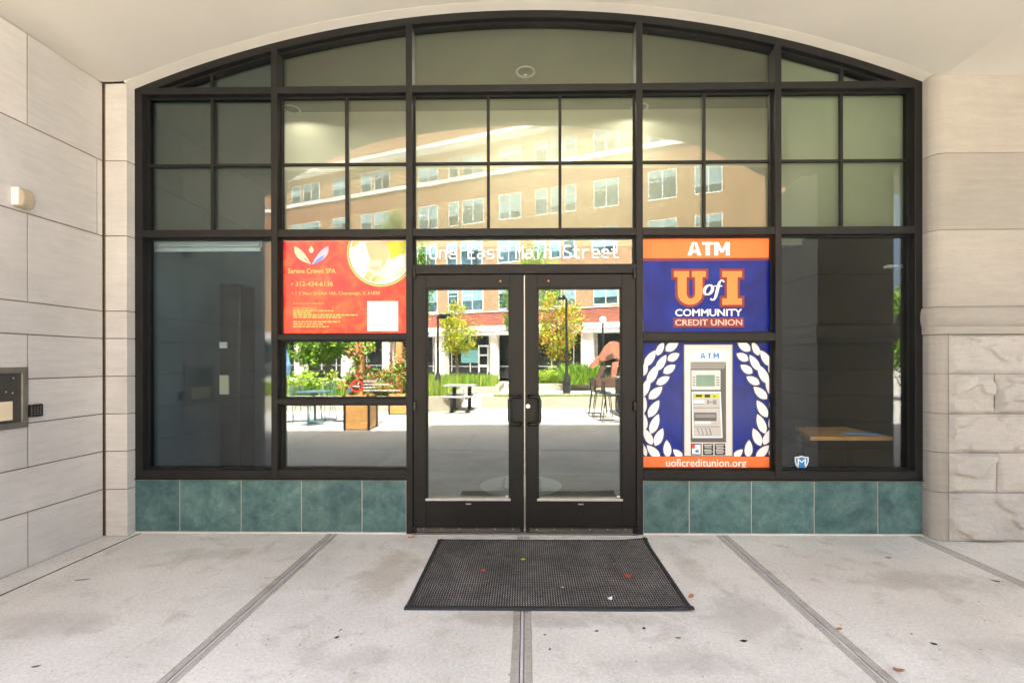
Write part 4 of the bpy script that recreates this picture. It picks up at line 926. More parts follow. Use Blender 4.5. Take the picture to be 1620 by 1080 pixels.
zrect(mb, 406, 536, 600, 542, .0052, 5); zrect(mb, 412, 574, 578, 636, .0052, 6); zrect(mb, 420, 586, 570, 612, .0056, 5); zrect(mb, 420, 640, 536, 656, .0052, 0)
zrect(mb, 410, 676, 600, 682, .0052, 5); poly(mb, [zp(430, 690), zp(530, 690), zp(545, 742), zp(450, 742)], .0052, .0004, 5)
for k in range(3): poly(mb, [zp(440 + 30 * k, 694), zp(462 + 30 * k, 694), zp(474 + 30 * k, 738), zp(456 + 30 * k, 738)], .0056, .0003, 1)
mb.build('dispenser', ['ink_white', 'ink_grey', 'ink_lime', 'ink_black', 'ink_green', 'ink_shadegrey', 'ink_darkgrey'], mach)
mb = MB(); zrect(mb, 398, 120, 652, 185, .0036, 0); mb.build('name_plate', 'ink_white', mach)
atm('lettering', zp(458, 132), zp(598, 172), .0044, 'ink_cyan', mach, .10, .33)
mb = MB()
for a, b, k in ((388, 468, 0), (478, 556, 1), (564, 644, 1)):
    zrect(mb, a, 804, b, 890, .0036, 1); 
    if k == 0: zrect(mb, a + 8, 812, b - 8, 882, .0040, 0); zrect(mb, a + 8, 812, a + 30, 840, .0044, 2); zrect(mb, a + 34, 850, a + 58, 870, .0044, 3)
    else:
        for q in range(6): zrect(mb, a + 8 + (q % 3) * 3, 812 + 12 * q, b - 8 - (q % 2) * 8, 818 + 12 * q, .0040, 4 if not (k == 1 and q == 2 and a < 500) else 5)
mb.build('notice', ['ink_white', 'ink_black', 'ink_red', 'ink_cyan', 'ink_lightgrey', 'ink_green'], mach)
# shield sticker
x_, z_ = pol(1268, 742, GY)
sh = empty('shield_sticker', (x_, GY, z_), 'small blue and white shield sticker low on the bare window', 'sticker')
def shield(cx, cy, s):
    P = [(-1, -.85), (-.5, -.9), (0, -1.05), (.5, -.9), (1, -.85), (.98, -.2), (.85, .25), (.5, .7), (0, 1.02), (-.5, .7), (-.85, .25), (-.98, -.2)]
    return [pol(cx + 11 * s * x, cy + 11 * s * y, GY) for x, y in P]
mb = MB(); mb.prism(shield(1268, 732, 1.0), GY - .0022, GY - .001, 'y'); mb.build('backing', 'ink_white', sh)
mb = MB(); mb.prism(shield(1268, 732, .84), GY - .0034, GY - .0023, 'y'); mb.build('field', 'ink_cyan', sh)
letters('lettering', 'M', *[q for q in (pol(1261.5, 734, GY)[0], pol(1274.5, 734, GY)[0], pol(1268, 735.5, GY)[1], pol(1268, 725.5, GY)[1])], GY - .0036, 'ink_white', sh, .0)

# ------------------------------------------------------------------ door mat and litter
dm = empty('door_mat', (.127, -.66, 0), 'black ribbed rubber entrance mat in front of the glass doors', 'door mat')
mx0, mx1, my0, my1 = -.702, .957, -1.195, -.128
mb = MB(); w = .034
def lift(x, y): return .020 * max(0, 1 - math.hypot((mx1 - x) / .30, (my1 - y) / .16)) ** 1.6 + .012 * max(0, 1 - math.hypot((mx1 - x) / .35, (y - my0) / .12)) ** 1.5
vs = [];
def rim(p, q, inward, n=40):
    P, Q = Vector((*p, 0)), Vector((*q, 0)); iv = Vector((*inward, 0)); vs = []
    for k in range(n + 1):
        c_ = P.lerp(Q, k / n)
        for o_, z in ((0, .001), (.012, .0102), (w, .0122), (w, .001)):
            w_ = c_ + iv * o_; l_ = lift(w_.x, w_.y); vs.append((w_.x, w_.y, z + l_ + .0008 * math.sin(k * 1.7) * (z > .005)))
    mb.add(vs, [(k * 4 + i, k * 4 + (i + 1) % 4, k * 4 + 4 + (i + 1) % 4, k * 4 + 4 + i) for k in range(n) for i in range(4)] + [(0, 1, 2, 3), (4 * n + 3, 4 * n + 2, 4 * n + 1, 4 * n)])
rim((mx0, my0), (mx1, my0), (0, 1)); rim((mx0, my1), (mx1, my1), (0, -1)); rim((mx0, my0 + .004), (mx0, my1 - .004), (1, 0)); rim((mx1, my0 + .004), (mx1, my1 - .004), (-1, 0))
mb.build('rim', 'mat_rim', dm)
mb = MB(); nx, ny = 60, 40; vs = []
for j in range(ny + 1):
    for i in range(nx + 1):
        x = mx0 + w + (mx1 - mx0 - 2 * w) * i / nx; y = my0 + w + (my1 - my0 - 2 * w) * j / ny
        vs.append((x, y, .0095 + .0018 * noise.noise(Vector((x * 3, y * 3, 1))) + lift(x, y)))
mb.add(vs, [(j * (nx + 1) + i, j * (nx + 1) + i + 1, (j + 1) * (nx + 1) + i + 1, (j + 1) * (nx + 1) + i) for j in range(ny) for i in range(nx)])
mb.build('ribbed_field', 'mat_rubber', dm, smooth=True)
def flake(name, x, y, z, L, W, rz, mat, label, cat, curl=.006, seed=0):
    rn = random.Random(seed * 7 + int(x * 1000)); mb = MB(); n = 10; top = []
    for k in range(n):
        a = 2 * math.pi * k / n; rr_ = 1 + rn.uniform(-.25, .25); u, v_ = L / 2 * math.cos(a) * rr_, W / 2 * math.sin(a) * rr_
        top.append((x + u * math.cos(rz) - v_ * math.sin(rz), y + u * math.sin(rz) + v_ * math.cos(rz), z + .002 + curl * abs(math.cos(a)) * rn.uniform(.4, 1)))
    bot = [(p[0], p[1], max(z + .0004, p[2] - .0016)) for p in top]
    c0, c1 = len(top) * 2, len(top) * 2 + 1
    vs = top + bot + [(x, y, z + .003), (x, y, z + .0006)]
    fs = [(k, (k + 1) % n, c0) for k in range(n)] + [(n + (k + 1) % n, n + k, c1) for k in range(n)] + [(k, n + k, n + (k + 1) % n, (k + 1) % n) for k in range(n)]
    mb.add(vs, fs); return tag(mb.build(name, mat, None, (x, y, z)), label, cat)
flake('fallen_leaf', -.025, -.525, .012, .036, .026, .3, 'leaf_fallgreen', 'bright green leaf scrap lying on the black mat', 'leaf')
flake('fallen_leaf', -.296, -.711, .012, .046, .030, .5, 'leaf_fallred', 'dark red curled leaf on the half of the mat below the lockless door', 'leaf', .012)
flake('fallen_leaf', .669, -.785, .012, .062, .040, -.2, 'leaf_fallred', 'bright red curled leaf on the mat near its tapering side edge', 'leaf', .016)
flake('fallen_leaf', .541, -.633, .012, .028, .018, .8, 'leaf_brown', 'small brown leaf bit on the mat above the bright red leaf', 'leaf')
flake('paper_scrap', .497, -1.076, .012, .034, .028, .4, 'scrap_white', 'crumpled white paper scrap near the front edge of the mat', 'paper scrap', .014)
flake('paper_scrap', .227, -.937, .012, .018, .011, .1, 'ink_cream', 'tiny cream paper bit in the middle of the mat', 'paper scrap', .003)
flake('fallen_leaf', .84, -.36, .012, .034, .026, 1.2, 'leaf_brown', 'brown leaf crumb at the back corner of the mat', 'leaf')
flake('fallen_leaf', -.93, -.085, .001, .05, .03, .2, 'leaf_orange', 'rusty orange leaf tucked at the foot of the door frame', 'leaf', .012)
flake('fallen_leaf', .955, -.06, .001, .030, .018, .2, 'leaf_fallgreen', 'yellow leaf bit at the corner of the tiled base wall', 'leaf', .006)
flake('fallen_leaf', .996, -1.017, .001, .05, .03, .9, 'leaf_orange', 'tan leaf crumb on the concrete just beside the mat', 'leaf', .004)
flake('fallen_leaf', 1.656, -1.36, .001, .034, .02, .2, 'leaf_brown', 'tan leaf bit on the sealed joint beyond the mat', 'leaf', .006)
flake('fallen_leaf', 1.708, -1.692, .001, .042, .024, 2.6, 'leaf_brown', 'brown curled leaf near the sealed joint at the front', 'leaf', .010)
dark = [(-2.291, -1.712, .042, .012, .5, 'dark twig stub on concrete near the front of the widest slab'), (-2.90, -.845, .11, .010, .25, 'long dark twig near the limestone wall'),
        (-.977, -1.465, .028, .020, .6, 'round black spot of litter left of the middle joint'), (-.985, -1.40, .022, .007, .9, 'tiny dark twig above the round black litter spot'),
        (.371, -1.392, .032, .016, .3, 'black crumb just below the front edge of the mat'), (.627, -1.366, .030, .022, 1.8, 'black curled crumb below the mat near its corner'),
        (.096, -1.43, .018, .010, .4, 'tiny black crumb right beside the middle joint'), (.116, -1.553, .022, .012, 1.2, 'pair of black crumbs by the middle joint'),
        (.78, -1.45, .040, .009, -.1, 'thin black twig below the corner of the mat'), (1.102, -1.474, .050, .028, .1, 'largest black litter flake between mat and sealed joint'),
        (2.044, -1.484, .038, .022, -.5, 'black seed on the slab in front of the pier'), (2.003, -1.402, .018, .012, -.5, 'small black seed beside a larger one'),
        (3.03, -.80, .055, .022, -.7, 'black twig stub on the concrete near the rock-faced pier'), (2.615, -.44, .05, .022, -.3, 'dark smear of litter near the pier joint')]
for k, (x, y, L, W, a, lb) in enumerate(dark): flake('litter_scrap', x, y, .001, L * .72, W * .72, a, 'litter_dark', lb, 'litter', .003, k)

# ------------------------------------------------------------------ the plaza across from the entrance (seen in the glass)
def RP(px, d): return (px - 832) / 745. * d, 4.03 - d
def RZ(py, d): return 1.42 + (572 - py) / 745. * d
# office building across the plaza: local x along its face
bl = empty('brick_office_building', (6.1, 4.03 - 36.3, 0), 'tan brick office building with red brick band and white cornice across the plaza', 'building')
ANG = math.atan(.392)
def bu(px):                                            # distance along the face for a photo column
    r_ = (px - 832) / 745.; d = 38.69 / (1 + .392 * r_); return (r_ * d - 6.1) / math.cos(ANG)
UL, UR = bu(300), bu(1290)
def bpart(name, mb, mat):
    o = mb.build(name, mat); o.parent = bl; return o
def face_wall(name, mat, rows, y0=0.0, y1=-.4):
    return None
holes = {}
win = []
for z0, z1 in ((5.86, 7.9), (9.8, 11.8), (13.4, 15.4), (17.62, 19.3)):
    for a, b in ((460, 475), (479, 505), (526, 552), (571, 588), (592, 617), (661, 692), (709, 725), (731, 765), (789, 824), (846, 866), (871, 889), (893, 911), (938, 978), (1026, 1071), (1099, 1143)):
        win.append((bu(a), bu(b), z0, z1))
bpart('wall', MB().box(UL, UR, -12, 0, 5.62, 15.55), 'tan_brick'); bpart('wall', MB().box(UL, UR, -12, 0, 17.55, 20.0), 'tan_brick')
bpart('spandrel', MB().box(UL, UR, -12, .01, 15.55, 17.2), 'salmon_brick'); bpart('red_band', MB().box(UL, UR, -12, .012, 4.42, 5.60), 'red_brick')
mb = MB(); mb.box(UL, UR + .1, -12, .16, 17.2, 17.40); mb.box(UL, UR + .1, -12, .09, 17.4, 17.55); mb.box(UL - .1, UR + .3, -12, .45, 20.0, 20.30); mb.box(UL - .1, UR + .4, -12, .70, 20.3, 20.62); mb.build; bpart('cornice', mb, 'white_trim')
mb = MB(); mb.box(UL, UR + .2, -12, .30, 3.70, 4.02); mb.box(UL, UR + .3, -12, .42, 4.02, 4.42); mb.box(UL, UR + .2, -12, .07, 5.60, 5.66); bpart('entablature', mb, 'white_trim')
bpart('penthouse', MB().box(UL, bu(800), -12, -2.2, 20.62, 25.0), 'salmon_brick')
bpart('storefront_glass', MB().box(UL, UR, -11, -1.2, 0, 3.7), 'store_glass')
bpart('plinth', MB().box(UL, UR, -11, -1.0, 0, .55), 'lamp_black')
for k in range(26):
    x = UL + 1.2 + k * 1.9
    if x < UR: bpart('storefront_mullion', MB().box(x, x + .07, -1.2, -1.12, .55, 3.7), 'white_trim')
mb = MB(); mb.box(UL, UR, -1.19, -1.13, 1.0, 1.06); bpart('storefront_rail', mb, 'white_trim')
for px in (470, 545, 612, 695, 928, 1050, 1120):
    x = bu(px); bpart('column', MB().box(x - .48, x + .48, -.9, -.02, -.1, 3.7), 'column_stone')
x = bu(779); mb = MB(); mb.lathe([(.46, -.1), (.46, .2), (.42, .3), (.40, 3.5), (.46, 3.7)], (x, -.45, 0), 20); o = bpart('column', mb, 'column_stone')
x = bu(756); mb = MB(); mb.box(x - .5, x - .38, -1.12, -1.0, 0, 2.9); mb.box(x + .38, x + .5, -1.12, -1.0, 0, 2.9); mb.box(x - .38, x + .38, -1.12, -1.0, 2.75, 2.9); mb.box(x - .38, x + .38, -1.12, -1.0, 1.0, 1.2); mb.box(x - .38, x + .38, -1.12, -1.0, 1.95, 2.1); bpart('entry', mb, 'white_trim')
x = bu(735); bpart('shop_banner', MB().box(x - .95, x + .9, -1.1, -1.06, 1.35, 2.5), 'aqua')
for k, (a, b, z0, z1) in enumerate(win):
    mb = MB(); wide = b - a > 1.35; rn = random.Random(k)
    mb.box(a, b, -.02, .03, z0 - .10, z0, 0); mb.box(a, b, -.02, .025, z1, z1 + .05, 0); mb.box(a, a + .06, -.02, .022, z0, z1, 0); mb.box(b - .06, b, -.02, .022, z0, z1, 0)
    if wide: mb.box((a + b) / 2 - .035, (a + b) / 2 + .035, -.02, .022, z0, z1, 0)
    zb = z0 + (z1 - z0) * .62
    mb.box(a + .06, (a + b) / 2 - .035 if wide else b - .06, -.02, .021, zb, zb + .05, 0)
    mb.box(a + .06, b - .06, -.05, .010, z0, z1, 1)
    bz = z1 - (z1 - z0) * rn.choice((.25, .4, .6, .75)); mb.box(a + .062, b - .062, .0105, .0135, bz, z1 - .001, 2)
    o = bpart('window', mb, ['white_trim', 'window_glass', 'blind'])
bl.rotation_euler = (0, 0, ANG)

def leaf_cloud(mb, c, rad, n, size, mi, rn, flat=1.0, clump=14, gaps=.5):
    cs = []
    for _ in range(clump):
        while True:
            p = Vector((rn.uniform(-1, 1), rn.uniform(-1, 1), rn.uniform(-1, 1)))
            if .25 < p.length < 1: break
        cs.append((p, rn.uniform(.22, .45)))
    for _ in range(n):
        p, cr = rn.choice(cs); q = p + Vector((rn.gauss(0, 1), rn.gauss(0, 1), rn.gauss(0, .8))) * cr * .55
        w = Vector((c[0] + q.x * rad[0], c[1] + q.y * rad[1], c[2] + q.z * rad[2]))
        s = size * rn.uniform(.6, 1.3); a = Vector((rn.uniform(-1, 1), rn.uniform(-1, 1), rn.uniform(-1, 1))).normalized(); b = a.orthogonal().normalized()
        b.rotate(Matrix.Rotation(rn.uniform(0, 6.28), 3, a)); cc = a.cross(b)
        mb.add([w - b * s, w + cc * s * .5, w + b * s, w - cc * s * .5], [(0, 1, 2, 3)], rn.choice(mi))
def tree(px, d, cy, wpx, hpx, mats, label, n=2600, name='street_tree', bark='bark', leaf=.075, group='trees across the plaza'):
    x, y = RP(px, d); rn = random.Random(int(px)); rad = wpx / 745. * d / 2; rz = hpx / 745. * d / 2; cz = RZ(cy, d)
    r = empty(name, (x, y, 0), label, 'tree', group)
    mb = MB(); top = cz + rz * .4; mb.tube([(x, y, -.1), (x + .05, y, cz * .3), (x - .03, y, cz - rz * .6), (x, y, top)], [.05 + rad * .05, .045 + rad * .04, .03 + rad * .03, .012], 8)
    for k in range(9):
        a = rn.uniform(0, 6.28); z0 = cz - rz * rn.uniform(.2, .9); e = (x + math.cos(a) * rad * .75, y + math.sin(a) * rad * .75, z0 + rz * rn.uniform(.4, .9)); m_ = (x + math.cos(a) * rad * .3, y + math.sin(a) * rad * .3, z0 + rz * .15)
        mb.tube([(x, y, z0), m_, e], [.03, .02, .008], 5)
    mb.build('trunk', bark, r, smooth=True)
    mb = MB(); leaf_cloud(mb, (x, y, cz), (rad, rad, rz), int(n * 2.0), leaf, list(range(len(mats))), rn, clump=26); mb.build('crown', mats, r)
tree(722, 28, 524, 58, 78, ['leaf_yellow', 'leaf_yellow', 'leaf_lime', 'leaf_bright'], 'small yellow leaved tree beside the lamp post with a straight arm', 2400)
tree(882, 26, 513, 64, 100, ['leaf_yellow', 'leaf_yellow', 'leaf_lime', 'leaf_bright', 'leaf_orange'], 'yellow and orange leaved tree behind the black lamp post', 2600)
tree(848, 31, 452, 84, 120, ['leaf_bright', 'leaf_green', 'leaf_bright'], 'tall bright green tree behind the orange leaved tree', 3000)
tree(664, 30, 455, 42, 130, ['leaf_bright', 'leaf_green'], 'narrow bright green tree at the end of the brick building', 2200)
tree(812, 30, 486, 40, 90, ['leaf_green', 'leaf_bright'], 'mid green tree beside the round column', 2000)
tree(520, 17, 530, 125, 90, ['leaf_green', 'leaf_bright', 'leaf_bright'], 'spreading green tree over the planting bed', 3600, bark='bark_pale')
tree(618, 33, 405, 46, 140, ['leaf_bright', 'leaf_green'], 'tall pointed green tree behind the flower planters', 2600)
tree(1440, 17, 555, 110, 190, ['leaf_bright', 'leaf_green'], 'dense green tree beyond the arcade pier', 3000)
tree(1120, 24, 470, 110, 150, ['leaf_green', 'leaf_bright'], 'rounded green tree near the end of the stools', 2400)

def lamp_post(px, d, ztop, arm, globe, label):
    x, y = RP(px, d); r = empty('street_lamp', (x, y, 0), label, 'street lamp', 'lamp posts on the plaza')
    mb = MB(); mb.lathe([(.17, -.1), (.17, .55), (.12, .75), (.07, .95), (.055, 1.1), (.045, ztop - .1), (.04, ztop)], (x, y, 0), 12); mb.build('post', 'lamp_black', r, smooth=False)
    if arm: mb = MB(); mb.box(x - .05, x + arm, y - .05, y + .05, ztop - .08, ztop + .02); mb.box(x + arm - .3 * math.copysign(1, arm) if arm < 0 else x + arm - .3, x + arm + .2, y - .12, y + .12, ztop + .02, ztop + .12); mb.build('lamp_head', 'lamp_black', r)
    if globe: mb = MB(); mb.lathe([(.01, 0), (.12, .03), (.18, .14), (.18, .22), (.12, .33), (.01, .37)], (x, y, ztop), 20); mb.build('globe', 'globe_white', r, smooth=True)
lamp_post(693, 21, RZ(501, 21), .35, False, 'black lamp post with a straight arm beside the yellow tree')
lamp_post(896, 20, RZ(472, 20), -.35, False, 'tall black lamp post with a thick base in front of the orange tree')
lamp_post(953, 24, RZ(512, 24), 0, True, 'black lamp post with a white globe above the rust coloured sculpture')

# raised beds, grass and shrubs
def bed(name, poly_, h, label, th=.32):
    r = empty(name, (sum(p[0] for p in poly_) / len(poly_), sum(p[1] for p in poly_) / len(poly_), 0), label, 'planter bed', 'raised planting beds')
    n = len(poly_); c = Vector((r.location.x, r.location.y)); inn = [tuple(Vector(p) + (c - Vector(p)).normalized() * th) for p in poly_]
    mb = MB(); vs = [(p[0], p[1], z) for ring_ in (poly_, inn) for z in (-.1, h) for p in ring_]
    o0, o1, i0, i1 = 0, n, 2 * n, 3 * n; fs = []
    for k in range(n):
        q = (k + 1) % n; fs += [(o0 + k, o0 + q, o1 + q, o1 + k), (o1 + k, o1 + q, i1 + q, i1 + k), (i0 + k, i0 + q, i1 + q, i1 + k)]
    mb.add(vs, fs); mb.build('seat_wall', 'seat_wall_concrete', r, bevel=.01)
    mb = MB(); mb.prism(inn, 0, h - .05, 'z'); mb.build('soil', 'turf', r)
def arcp(cx, cy, r, a0, a1, n=14): return [(cx + r * math.cos(R(a0 + (a1 - a0) * k / n)), cy + r * math.sin(R(a0 + (a1 - a0) * k / n))) for k in range(n + 1)]
bed('planting_bed', [(-11, -9.35), (-2.75, -9.35), (-2.2, -9.6), (-2.0, -10.4), (-2.3, -13.5), (-11, -13.5)], .43, 'raised bed of grass and flowers behind the bistro chairs')
bed('planting_bed', [(-1.35, -10.45), (3.9, -10.45), (4.4, -10.9), (4.4, -12.0), (-1.35, -12.0)], .34, 'low tan stone bed behind the picnic table')
bed('planting_bed', [(-.3, -19.4), (9, -19.4), (9, -24.0), (-.3, -24.0)], .34, 'long raised bed of tall grass under the lamp posts')
bed('planting_bed', [(-6.5, -17.2), (-1.2, -17.2), (-1.2, -22.5), (-6.5, -22.5)], .30, 'far raised bed with a grassy mound')
def grass(name, regions, label, seed, mats=('blade', 'blade', 'blade_dry')):
    rn = random.Random(seed); mb = MB()
    for (x0, x1, y0, y1, z, h, n, spread) in regions:
        for _ in range(n):
            x, y = rn.uniform(x0, x1), rn.uniform(y0, y1); a = rn.uniform(0, 6.28); hh_ = h * rn.uniform(.5, 1.15); w = .012 + .02 * hh_; lx_, ly_ = math.cos(a) * hh_ * spread * rn.random(), math.sin(a) * hh_ * spread * rn.random()
            b = rn.uniform(0, 3.14); ux, uy = math.cos(b) * w, math.sin(b) * w
            mb.add([(x - ux, y - uy, z), (x + ux, y + uy, z), (x + lx_ * .5 + ux * .6, y + ly_ * .5 + uy * .6, z + hh_ * .65), (x + lx_, y + ly_, z + hh_), (x + lx_ * .5 - ux * .6, y + ly_ * .5 - uy * .6, z + hh_ * .65)], [(0, 1, 2, 3, 4)], rn.randrange(len(mats)))
    o = mb.build(name, list(mats)); tag(o, label, None, None, 'stuff')
grass('bed_grass', [(-10.6, -2.4, -13.2, -9.75, .38, .42, 5200, .5), (-1.0, 4.1, -11.8, -10.8, .29, .06, 600, .6), (0, 8.6, -23.6, -19.8, .28, .35, 3800, .6), (-6.2, -1.5, -22.2, -17.5, .25, .55, 3600, .5)], 'green grass and ground cover growing in the raised beds', 5)
x, y = RP(918, 23.2)
grass('bed_tall_grass', [(x - .8, x + .7, y - .5, y + .4, .3, 1.0, 900, .9)], 'tall arching ornamental grass beside the sculpture', 8, ('blade', 'blade'))
def shrub(px, d, w, h, z, mats, label, n=1300, leaf=.05):
    x, y = RP(px, d); rn = random.Random(int(px * 3)); r = empty('shrub', (x, y, z), label, 'shrub', 'shrubs in the raised beds')
    mb = MB(); 
    for k in range(6): a = rn.uniform(0, 6.28); mb.tube([(x, y, z - .1), (x + math.cos(a) * w * .25, y + math.sin(a) * w * .25, z + h * .5)], [.015, .006], 5)
    mb.build('stem', 'bark', r); mb = MB(); leaf_cloud(mb, (x, y, z + h * .5), (w / 2, w / 2, h * .5), n, leaf, list(range(len(mats))), rn, clump=16); mb.build('foliage', mats, r)
shrub(868, 24.2, 1.3, .9, .3, ['leaf_lime', 'leaf_bright'], 'lime green shrub at the foot of the thick based lamp post')
shrub(850, 24.6, 1.0, .7, .3, ['leaf_bright', 'leaf_lime'], 'smaller bright green shrub next to the lime shrub')
shrub(470, 14.6, 1.3, .75, .38, ['leaf_lime', 'leaf_bright'], 'lime shrub near the white column end of the bed')
shrub(500, 14.2, 1.0, .55, .38, ['leaf_bright', 'leaf_green'], 'low green shrub among the bistro chairs')
shrub(520, 14.8, 1.1, .80, .38, ['leaf_lime', 'leaf_lime'], 'pale lime hosta under the spreading tree')
shrub(600, 14.0, 1.6, .85, .38, ['leaf_bright', 'flower_red', 'leaf_green'], 'shrub with pink red flowers behind the wooden post')
shrub(632, 14.4, 1.3, .95, .38, ['flower_red', 'leaf_bright', 'leaf_green'], 'red flowering shrub at the bed corner')
shrub(575, 13.6, .9, .65, .38, ['leaf_bright', 'flower_red'], 'small flowering shrub by the wooden planter')
# wooden planters
def planter(px, d, wid, h, post, label):
    x, y = RP(px, d); r = empty('wood_planter', (x, y, 0), label, 'planter', 'square wooden planters')
    mb = MB()
    for k in range(4): z0 = .02 + k * (h - .02) / 4; mb.box(x - wid / 2, x + wid / 2, y - wid / 2, y + wid / 2, z0, z0 + (h - .02) / 4 - .004)
    mb.build('box', 'wood', r, bevel=.004)
    mb = MB()
    for sx in (-1, 1):
        for sy in (-1, 1): mb.box(x + sx * wid / 2 - .022, x + sx * wid / 2 + .022, y + sy * wid / 2 - .022, y + sy * wid / 2 + .022, 0, h + .005)
    mb.build('corner_trim', 'lamp_black', r)
    if post: MB().box(x - .07, x + .07, y - .07, y + .07, h - .02, post).build('post', 'wood', r, bevel=.004)
    rn = random.Random(int(px)); mb = MB(); leaf_cloud(mb, (x, y, h + .32), (wid * .62, wid * .62, .38), 420, .05, [0, 1, 2, 2], rn, clump=14)
    if post: leaf_cloud(mb, (x + .05, y, h + .8), (.28, .28, .5), 260, .05, [0, 1, 2], rn, clump=10)
    mb.build('flowers', ['leaf_bright', 'flower_red', 'leaf_green'], r)
planter(569, 9.95, .50, .72, 3.1, 'wooden planter with a tall post nearest to the doors')
planter(632, 12.7, .48, .55, 3.1, 'farther wooden planter with red flowers beside the bed')
# bistro chairs and table
def bistro_chair(x, y, rz, label):
    r = empty('bistro_chair', (0, 0, 0), label, 'chair', 'blue metal bistro chairs')
    mb = MB(); mb.box(-.21, .21, -.2, .2, .44, .455); mb.build('seat', 'chair_blue', r)
    mb = MB(); mb.tube([(-.2, .2, .45), (-.2, .27, .88), (.2, .27, .88), (.2, .2, .45)], .011, 6)
    for k in range(5): mb.tube([(-.15 + .075 * k, .21, .46), (-.15 + .075 * k, .27, .87)], .006, 5)
    mb.build('backrest', 'chair_blue', r)
    for sx in (-1, 1):
        for sy in (-1, 1): mb = MB(); mb.tube([(sx * .18, sy * .17, .445), (sx * .23, sy * .22, 0)], .010, 6); mb.build('leg', 'chair_blue', r)
    r.location = (x, y, 0); r.rotation_euler = (0, 0, rz); return r
c1 = bistro_chair(-4.85, -6.35, .4, 'blue metal bistro chair nearest the shade line')
for px, d, rz, lb in ((452, 10.9, 2.2, 'blue metal bistro chair at the far side of the round table'), (508, 11.4, 3.4, 'blue metal bistro chair turned toward the bed'), (535, 11.0, 4.2, 'blue metal bistro chair beside the wooden planter')):
    x, y = RP(px, d); c = copy_tree(c1, (x, y, 0), rz); c['label'] = lb
x, y = RP(495, 11.0); r = empty('bistro_table', (x, y, 0), 'round grey blue bistro table among the chairs', 'table')
mb = MB(); mb.lathe([(.38, .70), (.40, .71), (.40, .725), (.38, .73)], (x, y, 0), 28); mb.build('top', 'chair_blue', r)
mb = MB(); mb.tube([(x, y, 0), (x, y, .70)], .03, 8); mb.lathe([(.22, 0), (.2, .02), (.03, .04)], (x, y, 0), 20); mb.build('pedestal', 'chair_blue', r)
# picnic table
x, y = RP(731, 13.7); r = empty('picnic_table', (x, y, 0), 'dark picnic table with attached benches beside the seat wall', 'picnic table')
MB().box(x - .48, x + .42, y - .42, y + .42, .72, .76).build('top', 'table_grey', r, bevel=.006)
MB().box(x - .45, x + .5, y + .62, y + .90, .44, .48).build('bench', 'table_grey', r, bevel=.006); MB().box(x - .45, x + .5, y - .90, y - .62, .44, .48).build('bench', 'table_grey', r, bevel=.006)
mb = MB()
for sx in (-.22, .22): mb.box(x + sx - .05, x + sx + .05, y - .06, y + .06, 0, .719); mb.box(x + sx - .03, x + sx + .03, y - .85, y + .85, .40, .439); mb.box(x + sx - .05, x + sx + .05, y - .6, y + .6, 0, .05)
mb.build('frame', 'lamp_black', r)
# bar stools and slatted counter
def bar_stool(loc, label):
    r = empty('bar_stool', (0, 0, 0), label, 'bar stool', 'black bar stools at the slatted counter')
    MB().box(-.2, .2, -.19, .19, .73, .76).build('seat', 'lamp_black', r, bevel=.01)
    MB().box(-.21, -.18, -.19, .19, .84, 1.12).build('backrest', 'lamp_black', r, bevel=.006)
    for sy in (-.17, .17):
        mb = MB(); mb.tube([(-.195, sy, 1.10), (-.19, sy, .76), (-.16, sy, .72), (-.24, sy, .02), (.24, sy, .02), (.17, sy, .72), (-.1, sy, .725)], .012, 6); mb.build('leg', 'lamp_black', r)
    mb = MB(); mb.tube([(.2, -.17, .28), (.2, .17, .28)], .01, 6); mb.build('footrest', 'lamp_black', r)
    r.location = loc; r.scale = (1, 1, .86); return r
s0 = None
for k, (px, d, lb) in enumerate(((966, 11.2, 'black bar stool nearest the entrance'), (952, 12.0, 'black bar stool in the middle of its row'), (945, 12.8, 'black bar stool farthest along the slatted counter'))):
    x, y = RP(px, d)
    if s0 is None: s0 = bar_stool((x, y, 0), lb)
    else: c = copy_tree(s0, (x, y, 0), .05 * k); c['label'] = lb
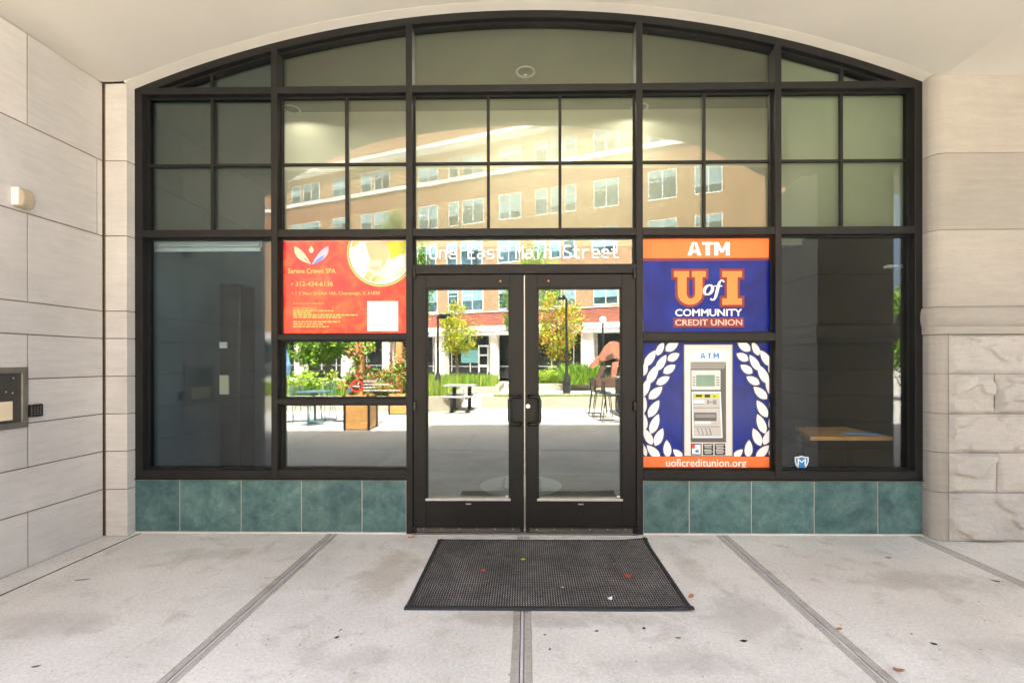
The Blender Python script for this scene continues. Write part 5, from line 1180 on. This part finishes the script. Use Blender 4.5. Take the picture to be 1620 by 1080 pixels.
x, y = RP(990, 11.9); r = empty('slatted_counter', (x + .25, y, 0), 'dark outdoor counter with vertical slats behind the bar stools', 'counter')
mb = MB()
for k in range(22): mb.box(x, x + .03, y - 1.5 + k * .14, y - 1.5 + k * .14 + .09, .03, .93)
mb.build('slats', 'lamp_black', r); MB().box(x - .06, x + .6, y - 1.55, y + 1.6, .95, 1.0).build('top', 'table_grey', r, bevel=.006)
MB().box(x + .06, x + .10, y - 1.5, y + 1.55, 0, .949).build('core', 'steel_dark', r)
# angular rust coloured sculpture, a bowed animal shape of folded steel plates
x, y = RP(962, 17.0); d = 17.0
r = empty('folded_steel_sculpture', (x, y, .35), 'rust coloured folded steel sculpture bowing toward the tall grass', 'sculpture')
def SC(px, py): return ((px - 832) / 745. * d, RZ(py, d))
def plate(name, pts, y0, y1, mat):
    mb = MB(); mb.prism([SC(*p) for p in pts], y + y0, y + y1, 'y'); return mb.build(name, mat, r)
body = [(947, 566), (957, 548), (966, 540), (972, 541), (985, 546), (992, 566), (986, 574), (972, 566), (958, 571), (946, 571)]
plate('body', body, -.35, .30, 'rust_steel')
plate('neck', [(947, 563), (953, 571), (939, 580), (933, 582), (935, 576)], -.18, .18, 'rust_steel'); plate('flank', [(957, 563), (965, 559), (968, 565), (960, 570), (955, 569)], .301, .34, 'rust_dark')
plate('leg', [(966, 574), (976, 572), (971, 598), (964, 598)], .05, .28, 'rust_steel'); plate('leg', [(950, 576), (958, 580), (945, 600), (941, 600)], .0, .2, 'rust_dark'); plate('leg', [(982, 572), (990, 572), (989, 598), (983, 598)], -.3, -.08, 'rust_steel')
plate('base', [(938, 598), (992, 598), (992, 612), (938, 612)], -.5, .5, 'rust_dark')
xx, yy = RP(446, 15.5)
r = empty('folded_parasol', (xx, yy, 0), 'blue folded parasol at the end of the planting bed', 'parasol')
mb = MB(); mb.lathe([(.06, .7), (.20, .9), (.24, 1.3), (.10, 1.9), (.03, 2.1)], (xx, yy, 0), 12); mb.build('canopy', 'paper_blue', r); mb = MB(); mb.tube([(xx, yy, 0), (xx, yy, .72)], .03, 8); mb.build('pole', 'steel', r)
